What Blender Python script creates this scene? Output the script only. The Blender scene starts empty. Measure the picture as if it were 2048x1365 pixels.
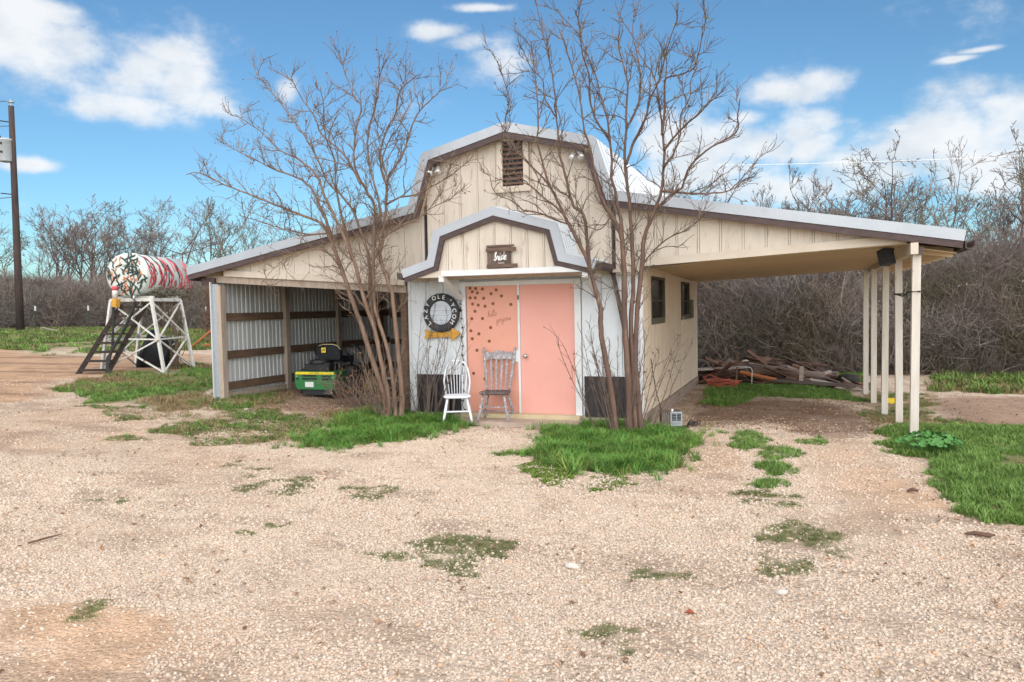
import bpy, math, random
import numpy as np
from mathutils import Vector, Matrix, Euler

rng = np.random.default_rng(7)
random.seed(7)
C = bpy.context.scene.collection
scene = bpy.context.scene
rad = math.radians

# ------------------------------------------------------------------ camera
def camera_axes(yaw, pitch, roll):
    cy, sy, cp, sp, cr, sr = math.cos(yaw), math.sin(yaw), math.cos(pitch), math.sin(pitch), math.cos(roll), math.sin(roll)
    right, fwd, up = Vector((cy, -sy, 0)), Vector((sy, cy, 0)), Vector((0, 0, 1))
    f2, u2 = fwd * cp - up * sp, up * cp + fwd * sp
    return right * cr + u2 * sr, f2, u2 * cr - right * sr
cam_data = bpy.data.cameras.new('camera')
cam = bpy.data.objects.new('camera', cam_data); C.objects.link(cam)
r_, f_, u_ = camera_axes(-0.356, 0.044, -0.020)
m = Matrix.Identity(4)
for i in range(3):
    m[i][0], m[i][1], m[i][2] = r_[i], u_[i], -f_[i]
m.translation = Vector((4.312, -11.393, 1.839))
cam.matrix_world = m
cam_data.sensor_width = 36.0
cam_data.lens = 36.0 * 1547.0 / 2048.0
cam_data.clip_start = 0.05; cam_data.clip_end = 2000.0
scene.camera = cam

# ------------------------------------------------------------------ light, sky
SUN_EL, SUN_AZ = rad(30.0), rad(150.0)          # azimuth clockwise from +y
sun_dir = Vector((math.sin(SUN_AZ) * math.cos(SUN_EL), math.cos(SUN_AZ) * math.cos(SUN_EL), math.sin(SUN_EL)))
sd = bpy.data.lights.new('sun', 'SUN'); sd.energy = 3.55; sd.angle = rad(130.0); sd.color = (1.0, 0.925, 0.865)
so = bpy.data.objects.new('sun', sd); C.objects.link(so)
so.rotation_euler = sun_dir.to_track_quat('Z', 'Y').to_euler(); so.location = (0, -20, 30)

world = bpy.data.worlds.new('World'); scene.world = world; world.use_nodes = True
nt = world.node_tree; nt.nodes.clear()
def wn(t, **k):
    n = nt.nodes.new(t)
    for a, b in k.items(): setattr(n, a, b)
    return n
def wmath(op, a, b=None, clamp=False):
    n = wn('ShaderNodeMath', operation=op); n.use_clamp = clamp
    for i, v in enumerate((a, b)):
        if v is None: continue
        if isinstance(v, (int, float)): n.inputs[i].default_value = v
        else: nt.links.new(v, n.inputs[i])
    return n.outputs[0]
out = wn('ShaderNodeOutputWorld'); bg = wn('ShaderNodeBackground')
sky = wn('ShaderNodeTexSky', sky_type='NISHITA'); sky.sun_disc = False
sky.sun_elevation = SUN_EL; sky.sun_rotation = SUN_AZ; sky.air_density = 1.0; sky.dust_density = 0.6; sky.ozone_density = 1.6
bg.inputs['Strength'].default_value = 0.055
SKY_GAIN = (0.80, 1.17, 1.34)
CLOUD_RADIANCE = 9.6
tc = wn('ShaderNodeTexCoord'); sep = wn('ShaderNodeSeparateXYZ'); nt.links.new(tc.outputs['Generated'], sep.inputs[0])
az = wmath('ARCTAN2', sep.outputs[0], sep.outputs[1]); el = wmath('ARCSINE', sep.outputs[2])
# clouds: soft fractal noise lifted where the cumulus banks stand (azimuth, elevation, radii in degrees)
CLOUDS = [(-52.1, 16.9, 5.3, 2.8), (-49.2, 16.2, 6.0, 2.9), (-45.7, 15.4, 4.6, 2.4), (-43.0, 15.1, 3.0, 2.2), (-46.1, 13.4, 4.1, 1.4), (-40.5, 14.1, 2.3, 1.2), (-49.9, 18.3, 2.6, 1.0), (-43.9, 17.0, 2.5, 1.1), (-56.0, 17.5, 5.8, 3.0),
          (-21.4, 17.5, 2.9, 1.8), (-23.0, 18.6, 2.5, 0.8), (-25.2, 19.3, 2.5, 0.7), (-22.2, 20.8, 2.0, 0.3), (-36.0, 15.1, 0.9, 1.0),
          (-0.9, 14.1, 4.5, 1.1), (1.4, 14.5, 2.5, 1.0), (-3.5, 12.7, 1.7, 0.7), (-0.2, 11.5, 2.5, 1.8), (-2.2, 10.5, 3.8, 1.8), (0.7, 10.2, 2.6, 1.6), (-6.3, 10.8, 3.5, 2.7), (-9.0, 11.6, 2.3, 1.9), (-5.2, 9.2, 6.1, 1.6),
          (3.2, 9.3, 3.6, 1.6), (6.2, 10.0, 3.6, 2.0), (9.1, 10.3, 4.2, 2.3), (12.6, 10.1, 3.9, 3.0), (10.5, 8.3, 4.7, 2.2), (3.9, 8.0, 6.0, 1.6), (-3.2, 7.8, 5.5, 1.6), (9.5, 14.8, 1.2, 0.22), (6.2, 11.0, 1.6, 0.5), (10.7, 15.1, 1.3, 0.2), (2.9, 20.0, 2.2, 0.2), (-8.7, 8.8, 3.6, 2.0), (14.5, 3.4, 2.3, 3.1), (-51.9, 9.4, 1.8, 0.5),
          (30, 22, 16, 9), (-90, 38, 22, 10), (40, 40, 22, 9), (-20, 62, 30, 12), (120, 42, 24, 10), (-150, 45, 26, 10), (180, 35, 24, 9), (55, 15, 12, 4), (90, 24, 16, 5), (125, 18, 14, 5), (160, 28, 16, 6), (-170, 16, 14, 4), (-140, 25, 15, 5), (-110, 17, 13, 4), (-80, 24, 12, 4), (-70, 14, 9, 2), (0, 45, 14, 6), (-60, 50, 14, 6), (80, 50, 14, 6), (170, 55, 16, 7)]  # unseen clouds outside the frame, added to whiten the ambient light
dens = None
for a, e, ra, re in CLOUDS:
    dx = wmath('MULTIPLY', wmath('SUBTRACT', az, rad(a)), 1.0 / rad(ra)); dy = wmath('MULTIPLY', wmath('SUBTRACT', el, rad(e)), 1.0 / rad(re))
    d2 = wmath('ADD', wmath('MULTIPLY', dx, dx), wmath('MULTIPLY', dy, dy))
    g = wmath('EXPONENT', wmath('MULTIPLY', d2, -0.8))
    dens = g if dens is None else wmath('MAXIMUM', dens, g)
comb = wn('ShaderNodeCombineXYZ'); nt.links.new(az, comb.inputs[0]); nt.links.new(wmath('MULTIPLY', el, 1.5), comb.inputs[1])
nz = wn('ShaderNodeTexNoise'); nz.inputs['Scale'].default_value = 9.0; nz.inputs['Detail'].default_value = 9.0; nz.inputs['Roughness'].default_value = 0.58
nt.links.new(comb.outputs[0], nz.inputs['Vector'])
den = wmath('ADD', wmath('MULTIPLY', dens, 0.98), wmath('MULTIPLY', wmath('SUBTRACT', nz.outputs['Fac'], 0.5), 2.5))
ramp = wn('ShaderNodeMapRange', interpolation_type='SMOOTHERSTEP'); ramp.inputs['From Min'].default_value = 0.18; ramp.inputs['From Max'].default_value = 1.12
nt.links.new(den, ramp.inputs['Value'])
cov = wmath('MULTIPLY', ramp.outputs[0], 0.93)
gain = wn('ShaderNodeMix', data_type='RGBA', blend_type='MULTIPLY'); gain.inputs['Factor'].default_value = 1.0
nt.links.new(sky.outputs[0], gain.inputs['A']); gain.inputs['B'].default_value = (*SKY_GAIN, 1)
# cloud body: white tops, greyer where the cloud is thick
nz2 = wn('ShaderNodeTexNoise'); nz2.inputs['Scale'].default_value = 13.0; nz2.inputs['Detail'].default_value = 6.0
nt.links.new(comb.outputs[0], nz2.inputs['Vector'])
cr_ = wn('ShaderNodeMix', data_type='RGBA'); nt.links.new(wmath('MULTIPLY', wmath('SUBTRACT', nz2.outputs['Fac'], 0.42), 3.2, True), cr_.inputs['Factor'])
cr_.inputs['A'].default_value = (CLOUD_RADIANCE * 1.0, CLOUD_RADIANCE * 1.02, CLOUD_RADIANCE * 1.04, 1)
cr_.inputs['B'].default_value = (CLOUD_RADIANCE * 0.74, CLOUD_RADIANCE * 0.80, CLOUD_RADIANCE * 0.86, 1)
mix = wn('ShaderNodeMix', data_type='RGBA'); nt.links.new(cov, mix.inputs['Factor']); nt.links.new(gain.outputs['Result'], mix.inputs['A']); nt.links.new(cr_.outputs['Result'], mix.inputs['B'])
nt.links.new(mix.outputs['Result'], bg.inputs['Color']); nt.links.new(bg.outputs[0], out.inputs['Surface'])

scene.view_settings.view_transform = 'Standard'; scene.view_settings.look = 'None'
scene.view_settings.gamma = 1.0; scene.view_settings.use_curve_mapping = False
scene.view_settings.exposure = 0.86
scene.render.engine = 'CYCLES'
scene.cycles.max_bounces = 8; scene.cycles.diffuse_bounces = 3; scene.cycles.use_denoising = True

# ------------------------------------------------------------------ materials
def mat(name, c1, c2=None, scale=4.0, rough=0.8, metal=0.0, bump=0.0, bscale=None, stretch=(1, 1, 1), lo=0.35, hi=0.65, rnd=0.0, spec=0.3, detail=6.0, wear=None, wscale=9.0, wlo=0.56, whi=0.66, wstretch=(1, 1, 1)):
    mt = bpy.data.materials.new(name); mt.use_nodes = True
    t = mt.node_tree; b = t.nodes['Principled BSDF']; L = t.links.new
    b.inputs['Roughness'].default_value = rough; b.inputs['Metallic'].default_value = metal; b.inputs['Specular IOR Level'].default_value = spec
    tcn = t.nodes.new('ShaderNodeTexCoord'); mp = t.nodes.new('ShaderNodeMapping'); mp.inputs['Scale'].default_value = stretch
    L(tcn.outputs['Object'], mp.inputs['Vector'])
    if rnd:
        oi = t.nodes.new('ShaderNodeObjectInfo'); cx = t.nodes.new('ShaderNodeVectorMath'); cx.operation = 'SCALE'; cx.inputs[0].default_value = (37, 19, 53)
        L(oi.outputs['Random'], cx.inputs['Scale']); L(cx.outputs[0], mp.inputs['Location'])
    col = None
    if c2 is not None:
        n = t.nodes.new('ShaderNodeTexNoise'); n.inputs['Scale'].default_value = scale; n.inputs['Detail'].default_value = detail; n.inputs['Roughness'].default_value = 0.62
        L(mp.outputs[0], n.inputs['Vector'])
        r = t.nodes.new('ShaderNodeMapRange'); r.inputs['From Min'].default_value = lo; r.inputs['From Max'].default_value = hi
        L(n.outputs['Fac'], r.inputs['Value'])
        mx = t.nodes.new('ShaderNodeMix'); mx.data_type = 'RGBA'; L(r.outputs[0], mx.inputs['Factor'])
        mx.inputs['A'].default_value = (*c1, 1); mx.inputs['B'].default_value = (*c2, 1); col = mx.outputs['Result']
    if wear is not None:
        mp2 = t.nodes.new('ShaderNodeMapping'); mp2.inputs['Scale'].default_value = wstretch; L(tcn.outputs['Object'], mp2.inputs['Vector'])
        n2 = t.nodes.new('ShaderNodeTexNoise'); n2.inputs['Scale'].default_value = wscale; n2.inputs['Detail'].default_value = 8.0; n2.inputs['Roughness'].default_value = 0.7
        L(mp2.outputs[0], n2.inputs['Vector'])
        r2 = t.nodes.new('ShaderNodeMapRange'); r2.inputs['From Min'].default_value = wlo; r2.inputs['From Max'].default_value = whi; L(n2.outputs['Fac'], r2.inputs['Value'])
        mx2 = t.nodes.new('ShaderNodeMix'); mx2.data_type = 'RGBA'; L(r2.outputs[0], mx2.inputs['Factor'])
        if col is None: mx2.inputs['A'].default_value = (*c1, 1)
        else: L(col, mx2.inputs['A'])
        mx2.inputs['B'].default_value = (*wear, 1); col = mx2.outputs['Result']
    if rnd:
        hs = t.nodes.new('ShaderNodeHueSaturation')
        r3 = t.nodes.new('ShaderNodeMapRange'); r3.inputs['To Min'].default_value = 1 - rnd; r3.inputs['To Max'].default_value = 1 + rnd
        L(oi.outputs['Random'], r3.inputs['Value']); L(r3.outputs[0], hs.inputs['Value'])
        if col is None: hs.inputs['Color'].default_value = (*c1, 1)
        else: L(col, hs.inputs['Color'])
        col = hs.outputs['Color']
    if col is None: b.inputs['Base Color'].default_value = (*c1, 1)
    else: L(col, b.inputs['Base Color'])
    if bump:
        nb = t.nodes.new('ShaderNodeTexNoise'); nb.inputs['Scale'].default_value = bscale or scale * 4; nb.inputs['Detail'].default_value = 5.0
        L(mp.outputs[0], nb.inputs['Vector'])
        bp = t.nodes.new('ShaderNodeBump'); bp.inputs['Strength'].default_value = bump; bp.inputs['Distance'].default_value = 0.01
        L(nb.outputs['Fac'], bp.inputs['Height']); L(bp.outputs[0], b.inputs['Normal'])
    return mt

CREAM = mat('cream_paint', (.64, .56, .475), (.585, .505, .425), 2.2, .75, bump=.25, stretch=(6, 6, .7), rnd=.035, wear=(.36, .28, .20), wscale=3.0, wlo=.56, whi=.74, wstretch=(5, 5, .8))
CREAM_DIRTY = mat('side_wall_paint', (.72, .59, .46), (.64, .52, .40), 2.0, .75, bump=.3, stretch=(6, 6, .5), rnd=.04, wear=(.40, .28, .18), wscale=2.2, wlo=.52, whi=.78, wstretch=(4, 4, .5))
CREAM_TRIM = mat('cream_trim', (.60, .52, .43), (.54, .46, .37), 3.0, .7, bump=.15, wear=(.36, .26, .17), wscale=14, wlo=.66, whi=.75)
CEIL = mat('plywood_ceiling', (.66, .50, .33), (.58, .43, .28), 1.6, .8, stretch=(1, 4, 4), rnd=.05)
WHITE = mat('white_siding', (.68, .70, .72), (.62, .64, .66), 2.5, .7, bump=.2, stretch=(5, 5, .6), rnd=.02, wear=(.42, .39, .35), wscale=4, wlo=.57, whi=.78, wstretch=(4, 4, .7))
WHITE_TRIM = mat('white_trim', (.70, .70, .71), (.63, .62, .61), 4.0, .6, bump=.1, wear=(.42, .38, .33), wscale=16, wlo=.66, whi=.74)
POST = mat('post_paint', (.62, .565, .50), (.53, .47, .40), 2.5, .7, bump=.3, stretch=(6, 6, .7), rnd=.04, wear=(.36, .28, .20), wscale=10, wlo=.64, whi=.73, wstretch=(2, 2, .4))
FASCIA = mat('brown_fascia', (.062, .040, .038), (.095, .065, .062), 3.0, .6, bump=.2, stretch=(2, 2, 6), wear=(.26, .2, .18), wscale=12, wlo=.66, whi=.76)
METAL = mat('galvanised_rake', (.43, .455, .49), (.37, .395, .43), 1.4, .42, metal=.15, spec=.5, wear=(.36, .375, .40), wscale=5, wlo=.55, whi=.75)
ROOFM = mat('roof_sheet', (.60, .62, .64), (.50, .52, .54), 1.5, .4, metal=.4, spec=.5)
GALV = mat('galvanised_corner', (.33, .38, .43), (.43, .48, .53), 22, .45, metal=.45, spec=.5)
CORR = mat('corrugated_sheet', (.62, .62, .62), (.54, .535, .53), 2.0, .62, metal=.08, spec=.4, stretch=(3, 3, .4), wear=(.44, .39, .34), wscale=3, wlo=.55, whi=.8, wstretch=(3, 3, .5))
BWOOD = mat('rough_brown_lumber', (.19, .12, .078), (.115, .07, .047), 3.0, .85, bump=.6, stretch=(6, 1, 6), rnd=.18)
TANWOOD = mat('pale_lumber', (.43, .345, .28), (.33, .26, .20), 2.5, .8, bump=.4, stretch=(6, 6, .7), rnd=.08, wear=(.2, .13, .09), wscale=8, wlo=.6, whi=.75)
SKIRT = mat('weathered_skirting', (.35, .27, .215), (.22, .165, .13), 2.2, .9, bump=.5, stretch=(5, .7, 5), rnd=.1, wear=(.46, .38, .32), wscale=6, wlo=.56, whi=.72, wstretch=(4, .6, 4))
DARKPANEL = mat('dark_wainscot', (.030, .024, .026), (.05, .040, .041), 3.0, .75, bump=.3, stretch=(6, 6, .6), rnd=.12)
PINK = mat('salmon_door_paint', (.74, .365, .305), (.71, .335, .275), 1.2, .5, bump=.06, wear=(.70, .31, .24), wscale=3, wlo=.6, whi=.8)
PINK_WARM_LIT = mat('warm_lit_salmon_door_paint', (.70, .335, .25), (.67, .31, .225), 1.2, .5, bump=.06, wear=(.60, .27, .20), wscale=3, wlo=.58, whi=.8)  # left leaf: same salmon, warm tint of the light put into its colour
GOLD = mat('bronze_dot', (.20, .085, .03), None, rough=.45, metal=.3)
INK = mat('brown_lettering', (.36, .17, .12), None, rough=.6)
STEEL = mat('brushed_steel', (.55, .54, .52), (.45, .44, .42), 20, .3, metal=.8)
CONCRETE = mat('concrete_slab', (.47, .37, .30), (.38, .29, .23), 5, .9, bump=.4, wear=(.55, .46, .40), wscale=18, wlo=.58, whi=.7)
SILL = mat('yellow_sill', (.60, .49, .31), (.50, .40, .25), 6, .7, bump=.2)
GLASS = mat('dark_window_glass', (.012, .013, .013), None, rough=.06, spec=.6)
WFRAME = mat('window_frame', (.065, .055, .04), (.10, .085, .06), 8, .7)
SCREEN = mat('green_grey_screen', (.105, .098, .07), (.14, .13, .095), 10, .8)
VENT = mat('vent_slats', (.17, .095, .066), (.21, .12, .085), 6, .7, rnd=.05)
BLACK = mat('black_plastic', (.018, .018, .02), (.03, .03, .033), 12, .5)
RUBBER = mat('black_rubber', (.022, .022, .022), (.04, .037, .034), 10, .85, bump=.3)
ALU = mat('bare_aluminium', (.80, .80, .79), None, rough=.35, metal=.6)
# ------------------------------------------------------------------ mesh helpers
class MB:
    def __init__(s): s.v = []; s.f = []
    def add(s, vs, fs):
        k = len(s.v); s.v += [tuple(map(float, p)) for p in vs]; s.f += [tuple(i + k for i in f) for f in fs]; return s
    def box(s, c, d, rot=None):
        x, y, z = d[0] / 2, d[1] / 2, d[2] / 2
        ps = [Vector(p) for p in ((-x, -y, -z), (x, -y, -z), (x, y, -z), (-x, y, -z), (-x, -y, z), (x, -y, z), (x, y, z), (-x, y, z))]
        if rot is not None:
            R = rot.to_matrix() if isinstance(rot, Euler) else rot
            ps = [R @ p for p in ps]
        s.add([p + Vector(c) for p in ps], [(0, 3, 2, 1), (4, 5, 6, 7), (0, 1, 5, 4), (1, 2, 6, 5), (2, 3, 7, 6), (3, 0, 4, 7)])
        return s
    def bar(s, a, b, w, h=None, up=(0, 0, 1), roll=0):
        a, b = Vector(a), Vector(b); d = b - a; L = d.length; d.normalize(); h = h or w
        u = Vector(up)
        if abs(d.dot(u)) > .98: u = Vector((0, 1, 0))
        x = d.cross(u).normalized(); y = x.cross(d)
        R = Matrix((x, d, y)).transposed()
        if roll: R = R @ Matrix.Rotation(roll, 3, 'Y')
        return s.box((a + b) / 2, (w, L, h), R)
    def prism(s, poly, axis, a, b):
        """poly: 2-D points; axis 'y': (x,z) extruded from y=a to y=b; 'x': (y,z); 'z': (x,y)"""
        n = len(poly)
        def P(p, t): return {'y': (p[0], t, p[1]), 'x': (t, p[0], p[1]), 'z': (p[0], p[1], t)}[axis]
        vs = [P(p, a) for p in poly] + [P(p, b) for p in poly]
        fs = [tuple(range(n)), tuple(range(2 * n - 1, n - 1, -1))] + [(i, (i + 1) % n + 0, (i + 1) % n + n, i + n)[::-1] for i in range(n)]
        s.add(vs, fs); return s
    def tube(s, pts, r, n=6, cap=True):
        pts = [Vector(p) for p in pts]; k = len(s.v); N = len(pts)
        rs = r if isinstance(r, (list, tuple, np.ndarray)) else [r] * N
        t0 = (pts[1] - pts[0]).normalized(); ref = Vector((0, 0, 1)) if abs(t0.z) < .9 else Vector((1, 0, 0))
        u = t0.cross(ref).normalized()
        cs = [(math.cos(6.28318 * i / n), math.sin(6.28318 * i / n)) for i in range(n)]
        for i in range(N):
            t = (pts[min(i + 1, N - 1)] - pts[max(i - 1, 0)])
            if t.length < 1e-9: t = t0.copy()
            t.normalize(); u = (u - t * u.dot(t))
            if u.length < 1e-6: u = t.orthogonal()
            u.normalize(); w = t.cross(u); p = pts[i]; q = rs[i]
            for c, d in cs:
                s.v.append((p.x + (u.x * c + w.x * d) * q, p.y + (u.y * c + w.y * d) * q, p.z + (u.z * c + w.z * d) * q))
        for i in range(N - 1):
            a = k + i * n
            for j in range(n):
                j2 = (j + 1) % n
                s.f.append((a + j, a + j2, a + n + j2, a + n + j))
        if cap:
            s.f.append(tuple(range(k + n - 1, k - 1, -1))); s.f.append(tuple(range(k + (N - 1) * n, k + N * n)))
        return s
    def lathe(s, prof, c, ax, n=20):
        """prof: (radius, distance along ax)"""
        ax = Vector(ax).normalized(); u = ax.orthogonal().normalized(); w = ax.cross(u); c = Vector(c); k = len(s.v); N = len(prof)
        for r, h in prof:
            for i in range(n):
                a = 2 * math.pi * i / n
                s.v.append(tuple(c + ax * h + (u * math.cos(a) + w * math.sin(a)) * r))
        for i in range(N - 1):
            for j in range(n):
                j2 = (j + 1) % n; a = k + i * n
                s.f.append((a + j, a + j2, a + n + j2, a + n + j))
        if prof[0][0] > 1e-6: s.f.append(tuple(range(k + n - 1, k - 1, -1)))
        if prof[-1][0] > 1e-6: s.f.append(tuple(range(k + (N - 1) * n, k + N * n)))
        return s
    def mesh(s, name, m, smooth=False):
        me = bpy.data.meshes.new(name); me.from_pydata(s.v, [], s.f)
        if m: me.materials.append(m)
        if smooth: me.polygons.foreach_set('use_smooth', [True] * len(me.polygons))
        me.update(); return me
    def build(s, name, m, parent=None, smooth=False):
        return link(name, s.mesh(name, m, smooth), parent)
def link(name, me, parent=None):
    o = bpy.data.objects.new(name, me); C.objects.link(o)
    if parent is not None:
        o.parent = parent
        r = parent
        while r.parent is not None: r = r.parent
        if r.get('world_parts') and parent is r: o.matrix_parent_inverse = r.matrix_basis.inverted()
    return o
def tag(o, label=None, cat=None, group=None, kind=None):
    if label: o['label'] = label
    if cat: o['category'] = cat
    if group: o['group'] = group
    if kind: o['kind'] = kind
    return o
def thing(name, label, cat, loc=(0, 0, 0), rz=0.0, group=None, world_parts=False):
    o = bpy.data.objects.new(name, None); C.objects.link(o); o.empty_display_size = .2
    o.location = loc; o.rotation_euler = (0, 0, rz)
    if world_parts: o['world_parts'] = 1
    return tag(o, label, cat, group)
def dup(root, loc=None, rz=None, scale=None, label=None):
    kids = {}
    for o in list(C.objects):
        if o.parent is not None: kids.setdefault(o.parent.name, []).append(o)
    def cp(o, par):
        c = o.copy(); C.objects.link(c)
        if par is not None: c.parent = par
        for k in kids.get(o.name, []): cp(k, c)
        return c
    r = cp(root, None)
    if loc is not None: r.location = loc
    if rz is not None: r.rotation_euler = (0, 0, rz)
    if scale is not None: r.scale = scale
    if label: r['label'] = label
    return r
def text_mesh(body, size, depth=.002):
    cu = bpy.data.curves.new('lettering', 'FONT'); cu.body = body; cu.size = size; cu.extrude = depth; cu.align_x = 'CENTER'; cu.align_y = 'CENTER'; cu.resolution_u = 3
    o = bpy.data.objects.new('lettering', cu); me = bpy.data.meshes.new_from_object(o); bpy.data.objects.remove(o); return me
CUR = {'h': (.8, [[(0, .2), (.4, 1.8), (.28, 2.1), (.12, 1.6), (.1, 0)], [(.1, .55), (.4, 1), (.6, .8), (.58, 0), (.8, .2)]]),
       'e': (.62, [[(0, .3), (.5, .62), (.4, 1), (.15, .9), (.05, .4), (.25, 0), (.62, .2)]]),
       'l': (.45, [[(0, .2), (.4, 1.8), (.3, 2.1), (.15, 1.7), (.12, .2), (.28, 0), (.45, .2)]]),
       'o': (.68, [[(.3, 1), (.05, .6), (.15, .05), (.45, .1), (.55, .6), (.3, 1), (.5, .85), (.7, .85)]]),
       'g': (.68, [[(.5, .9), (.2, 1), (.02, .5), (.2, .05), (.5, .4), (.52, .95), (.48, -.6), (.25, -1), (.05, -.7), (.68, .2)]]),
       'r': (.6, [[(0, .2), (.15, 1.1), (.2, .85), (.45, .9), (.42, .2), (.52, .02), (.62, .2)]]),
       'u': (.72, [[(0, .3), (.1, 1), (.1, .2), (.3, 0), (.5, .4), (.55, 1), (.55, .1), (.72, .2)]]),
       's': (.6, [[(0, .1), (.3, 1), (.3, .7), (.45, .2), (.2, 0), (.05, .15), (.62, .2)]]),
       'b': (.6, [[(0, .2), (.4, 1.8), (.3, 2.1), (.15, 1.7), (.08, .1), (.35, 0), (.5, .4), (.36, .85), (.2, .6), (.6, .75)]]),
       'i': (.42, [[(0, .2), (.15, 1), (.13, .15), (.26, 0), (.44, .2)], [(.2, 1.35), (.24, 1.45)]]),
       'd': (.75, [[(.5, .9), (.2, 1), (.02, .5), (.2, .05), (.5, .4), (.62, 2.1), (.56, .1), (.75, .2)]])}
def script_word(word, x, y, z, s, w, slope=0.0, shear=.25):
    mb = MB(); cx = 0
    for ch in word:
        adv, strokes = CUR[ch]
        for st in strokes:
            q = []
            for i in range(len(st) - 1):
                for t in (0, .5): q.append(((st[i][0] * (1 - t) + st[i + 1][0] * t), (st[i][1] * (1 - t) + st[i + 1][1] * t)))
            q.append(st[-1])
            P = []
            for (a, b) in q:
                X = (cx + a + shear * b) * s; Z = b * s
                P.append((x + X * math.cos(slope) - Z * math.sin(slope), y, z + X * math.sin(slope) + Z * math.cos(slope)))
            mb.tube(P, w, 5)
        cx += adv
    return mb
def interp(pts, x):
    for (x0, z0), (x1, z1) in zip(pts, pts[1:]):
        if x0 <= x <= x1: return z0 + (z1 - z0) * (x - x0) / (x1 - x0)
    return pts[0][1] if x < pts[0][0] else pts[-1][1]
def offset(pts, d):
    out_ = []
    for i, p in enumerate(pts):
        ns = []
        for a, b in ((i - 1, i), (i, i + 1)):
            if a < 0 or b >= len(pts): continue
            dx, dz = pts[b][0] - pts[a][0], pts[b][1] - pts[a][1]; L = math.hypot(dx, dz); ns.append((-dz / L, dx / L))
        nx, nz_ = sum(n[0] for n in ns), sum(n[1] for n in ns); L = math.hypot(nx, nz_); nx /= L; nz_ /= L
        c = nx * ns[0][0] + nz_ * ns[0][1]
        out_.append((p[0] + nx * d / c, p[1] + nz_ * d / c))
    return out_
# numpy value noise
def vnoise(x, y, seed=0):
    xi, yi = np.floor(x).astype(np.int64), np.floor(y).astype(np.int64); fx, fy = x - xi, y - yi
    fx, fy = fx * fx * (3 - 2 * fx), fy * fy * (3 - 2 * fy)
    def h(a, b):
        n = (a * 374761393 + b * 668265263 + seed * 982451653) & 0xffffffff
        n = ((n ^ (n >> 13)) * 1274126177) & 0xffffffff
        return ((n ^ (n >> 16)) & 0xffff) / 65535.0
    return (h(xi, yi) * (1 - fx) + h(xi + 1, yi) * fx) * (1 - fy) + (h(xi, yi + 1) * (1 - fx) + h(xi + 1, yi + 1) * fx) * fy
def fbm(x, y, seed=0, o=4):
    r = 0; a = .5; n = 0
    for k in range(o): r = r + a * vnoise(x * 2 ** k, y * 2 ** k, seed + k); n += a; a *= .5
    return r / n
def inside(poly, x, y):
    c = np.zeros(x.shape, bool); n = len(poly)
    for i in range(n):
        (x0, y0), (x1, y1) = poly[i], poly[(i + 1) % n]
        if y0 == y1: continue
        c ^= ((y0 > y) != (y1 > y)) & (x < (x1 - x0) * (y - y0) / (y1 - y0) + x0)
    return c
def smooth(a, b, x):
    t = np.clip((x - a) / (b - a), 0, 1); return t * t * (3 - 2 * t)
def terrain(x, y):
    x = np.asarray(x, float); y = np.asarray(y, float); s = -x - .6
    z = .0225 * (s + np.sqrt(s * s + 1.2))
    z = np.where(z > .9, .9 + .6 * (1 - np.exp(-np.maximum(z - .9, 0) / .6)), z) - .025
    z = z + .07 * np.exp(-((x + 6.6) ** 2 / .8 + (y - .8) ** 2 / 2.0))
    z = z - .13 * smooth(4.4, 5.6, x) * smooth(.8, 3.0, y) * (1 - smooth(7, 9, y))
    return z + .03 * (fbm(x * .8, y * .8, 3, 3) - .5)
def gz(x, y): return float(terrain(np.array([x]), np.array([y]))[0])
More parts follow.
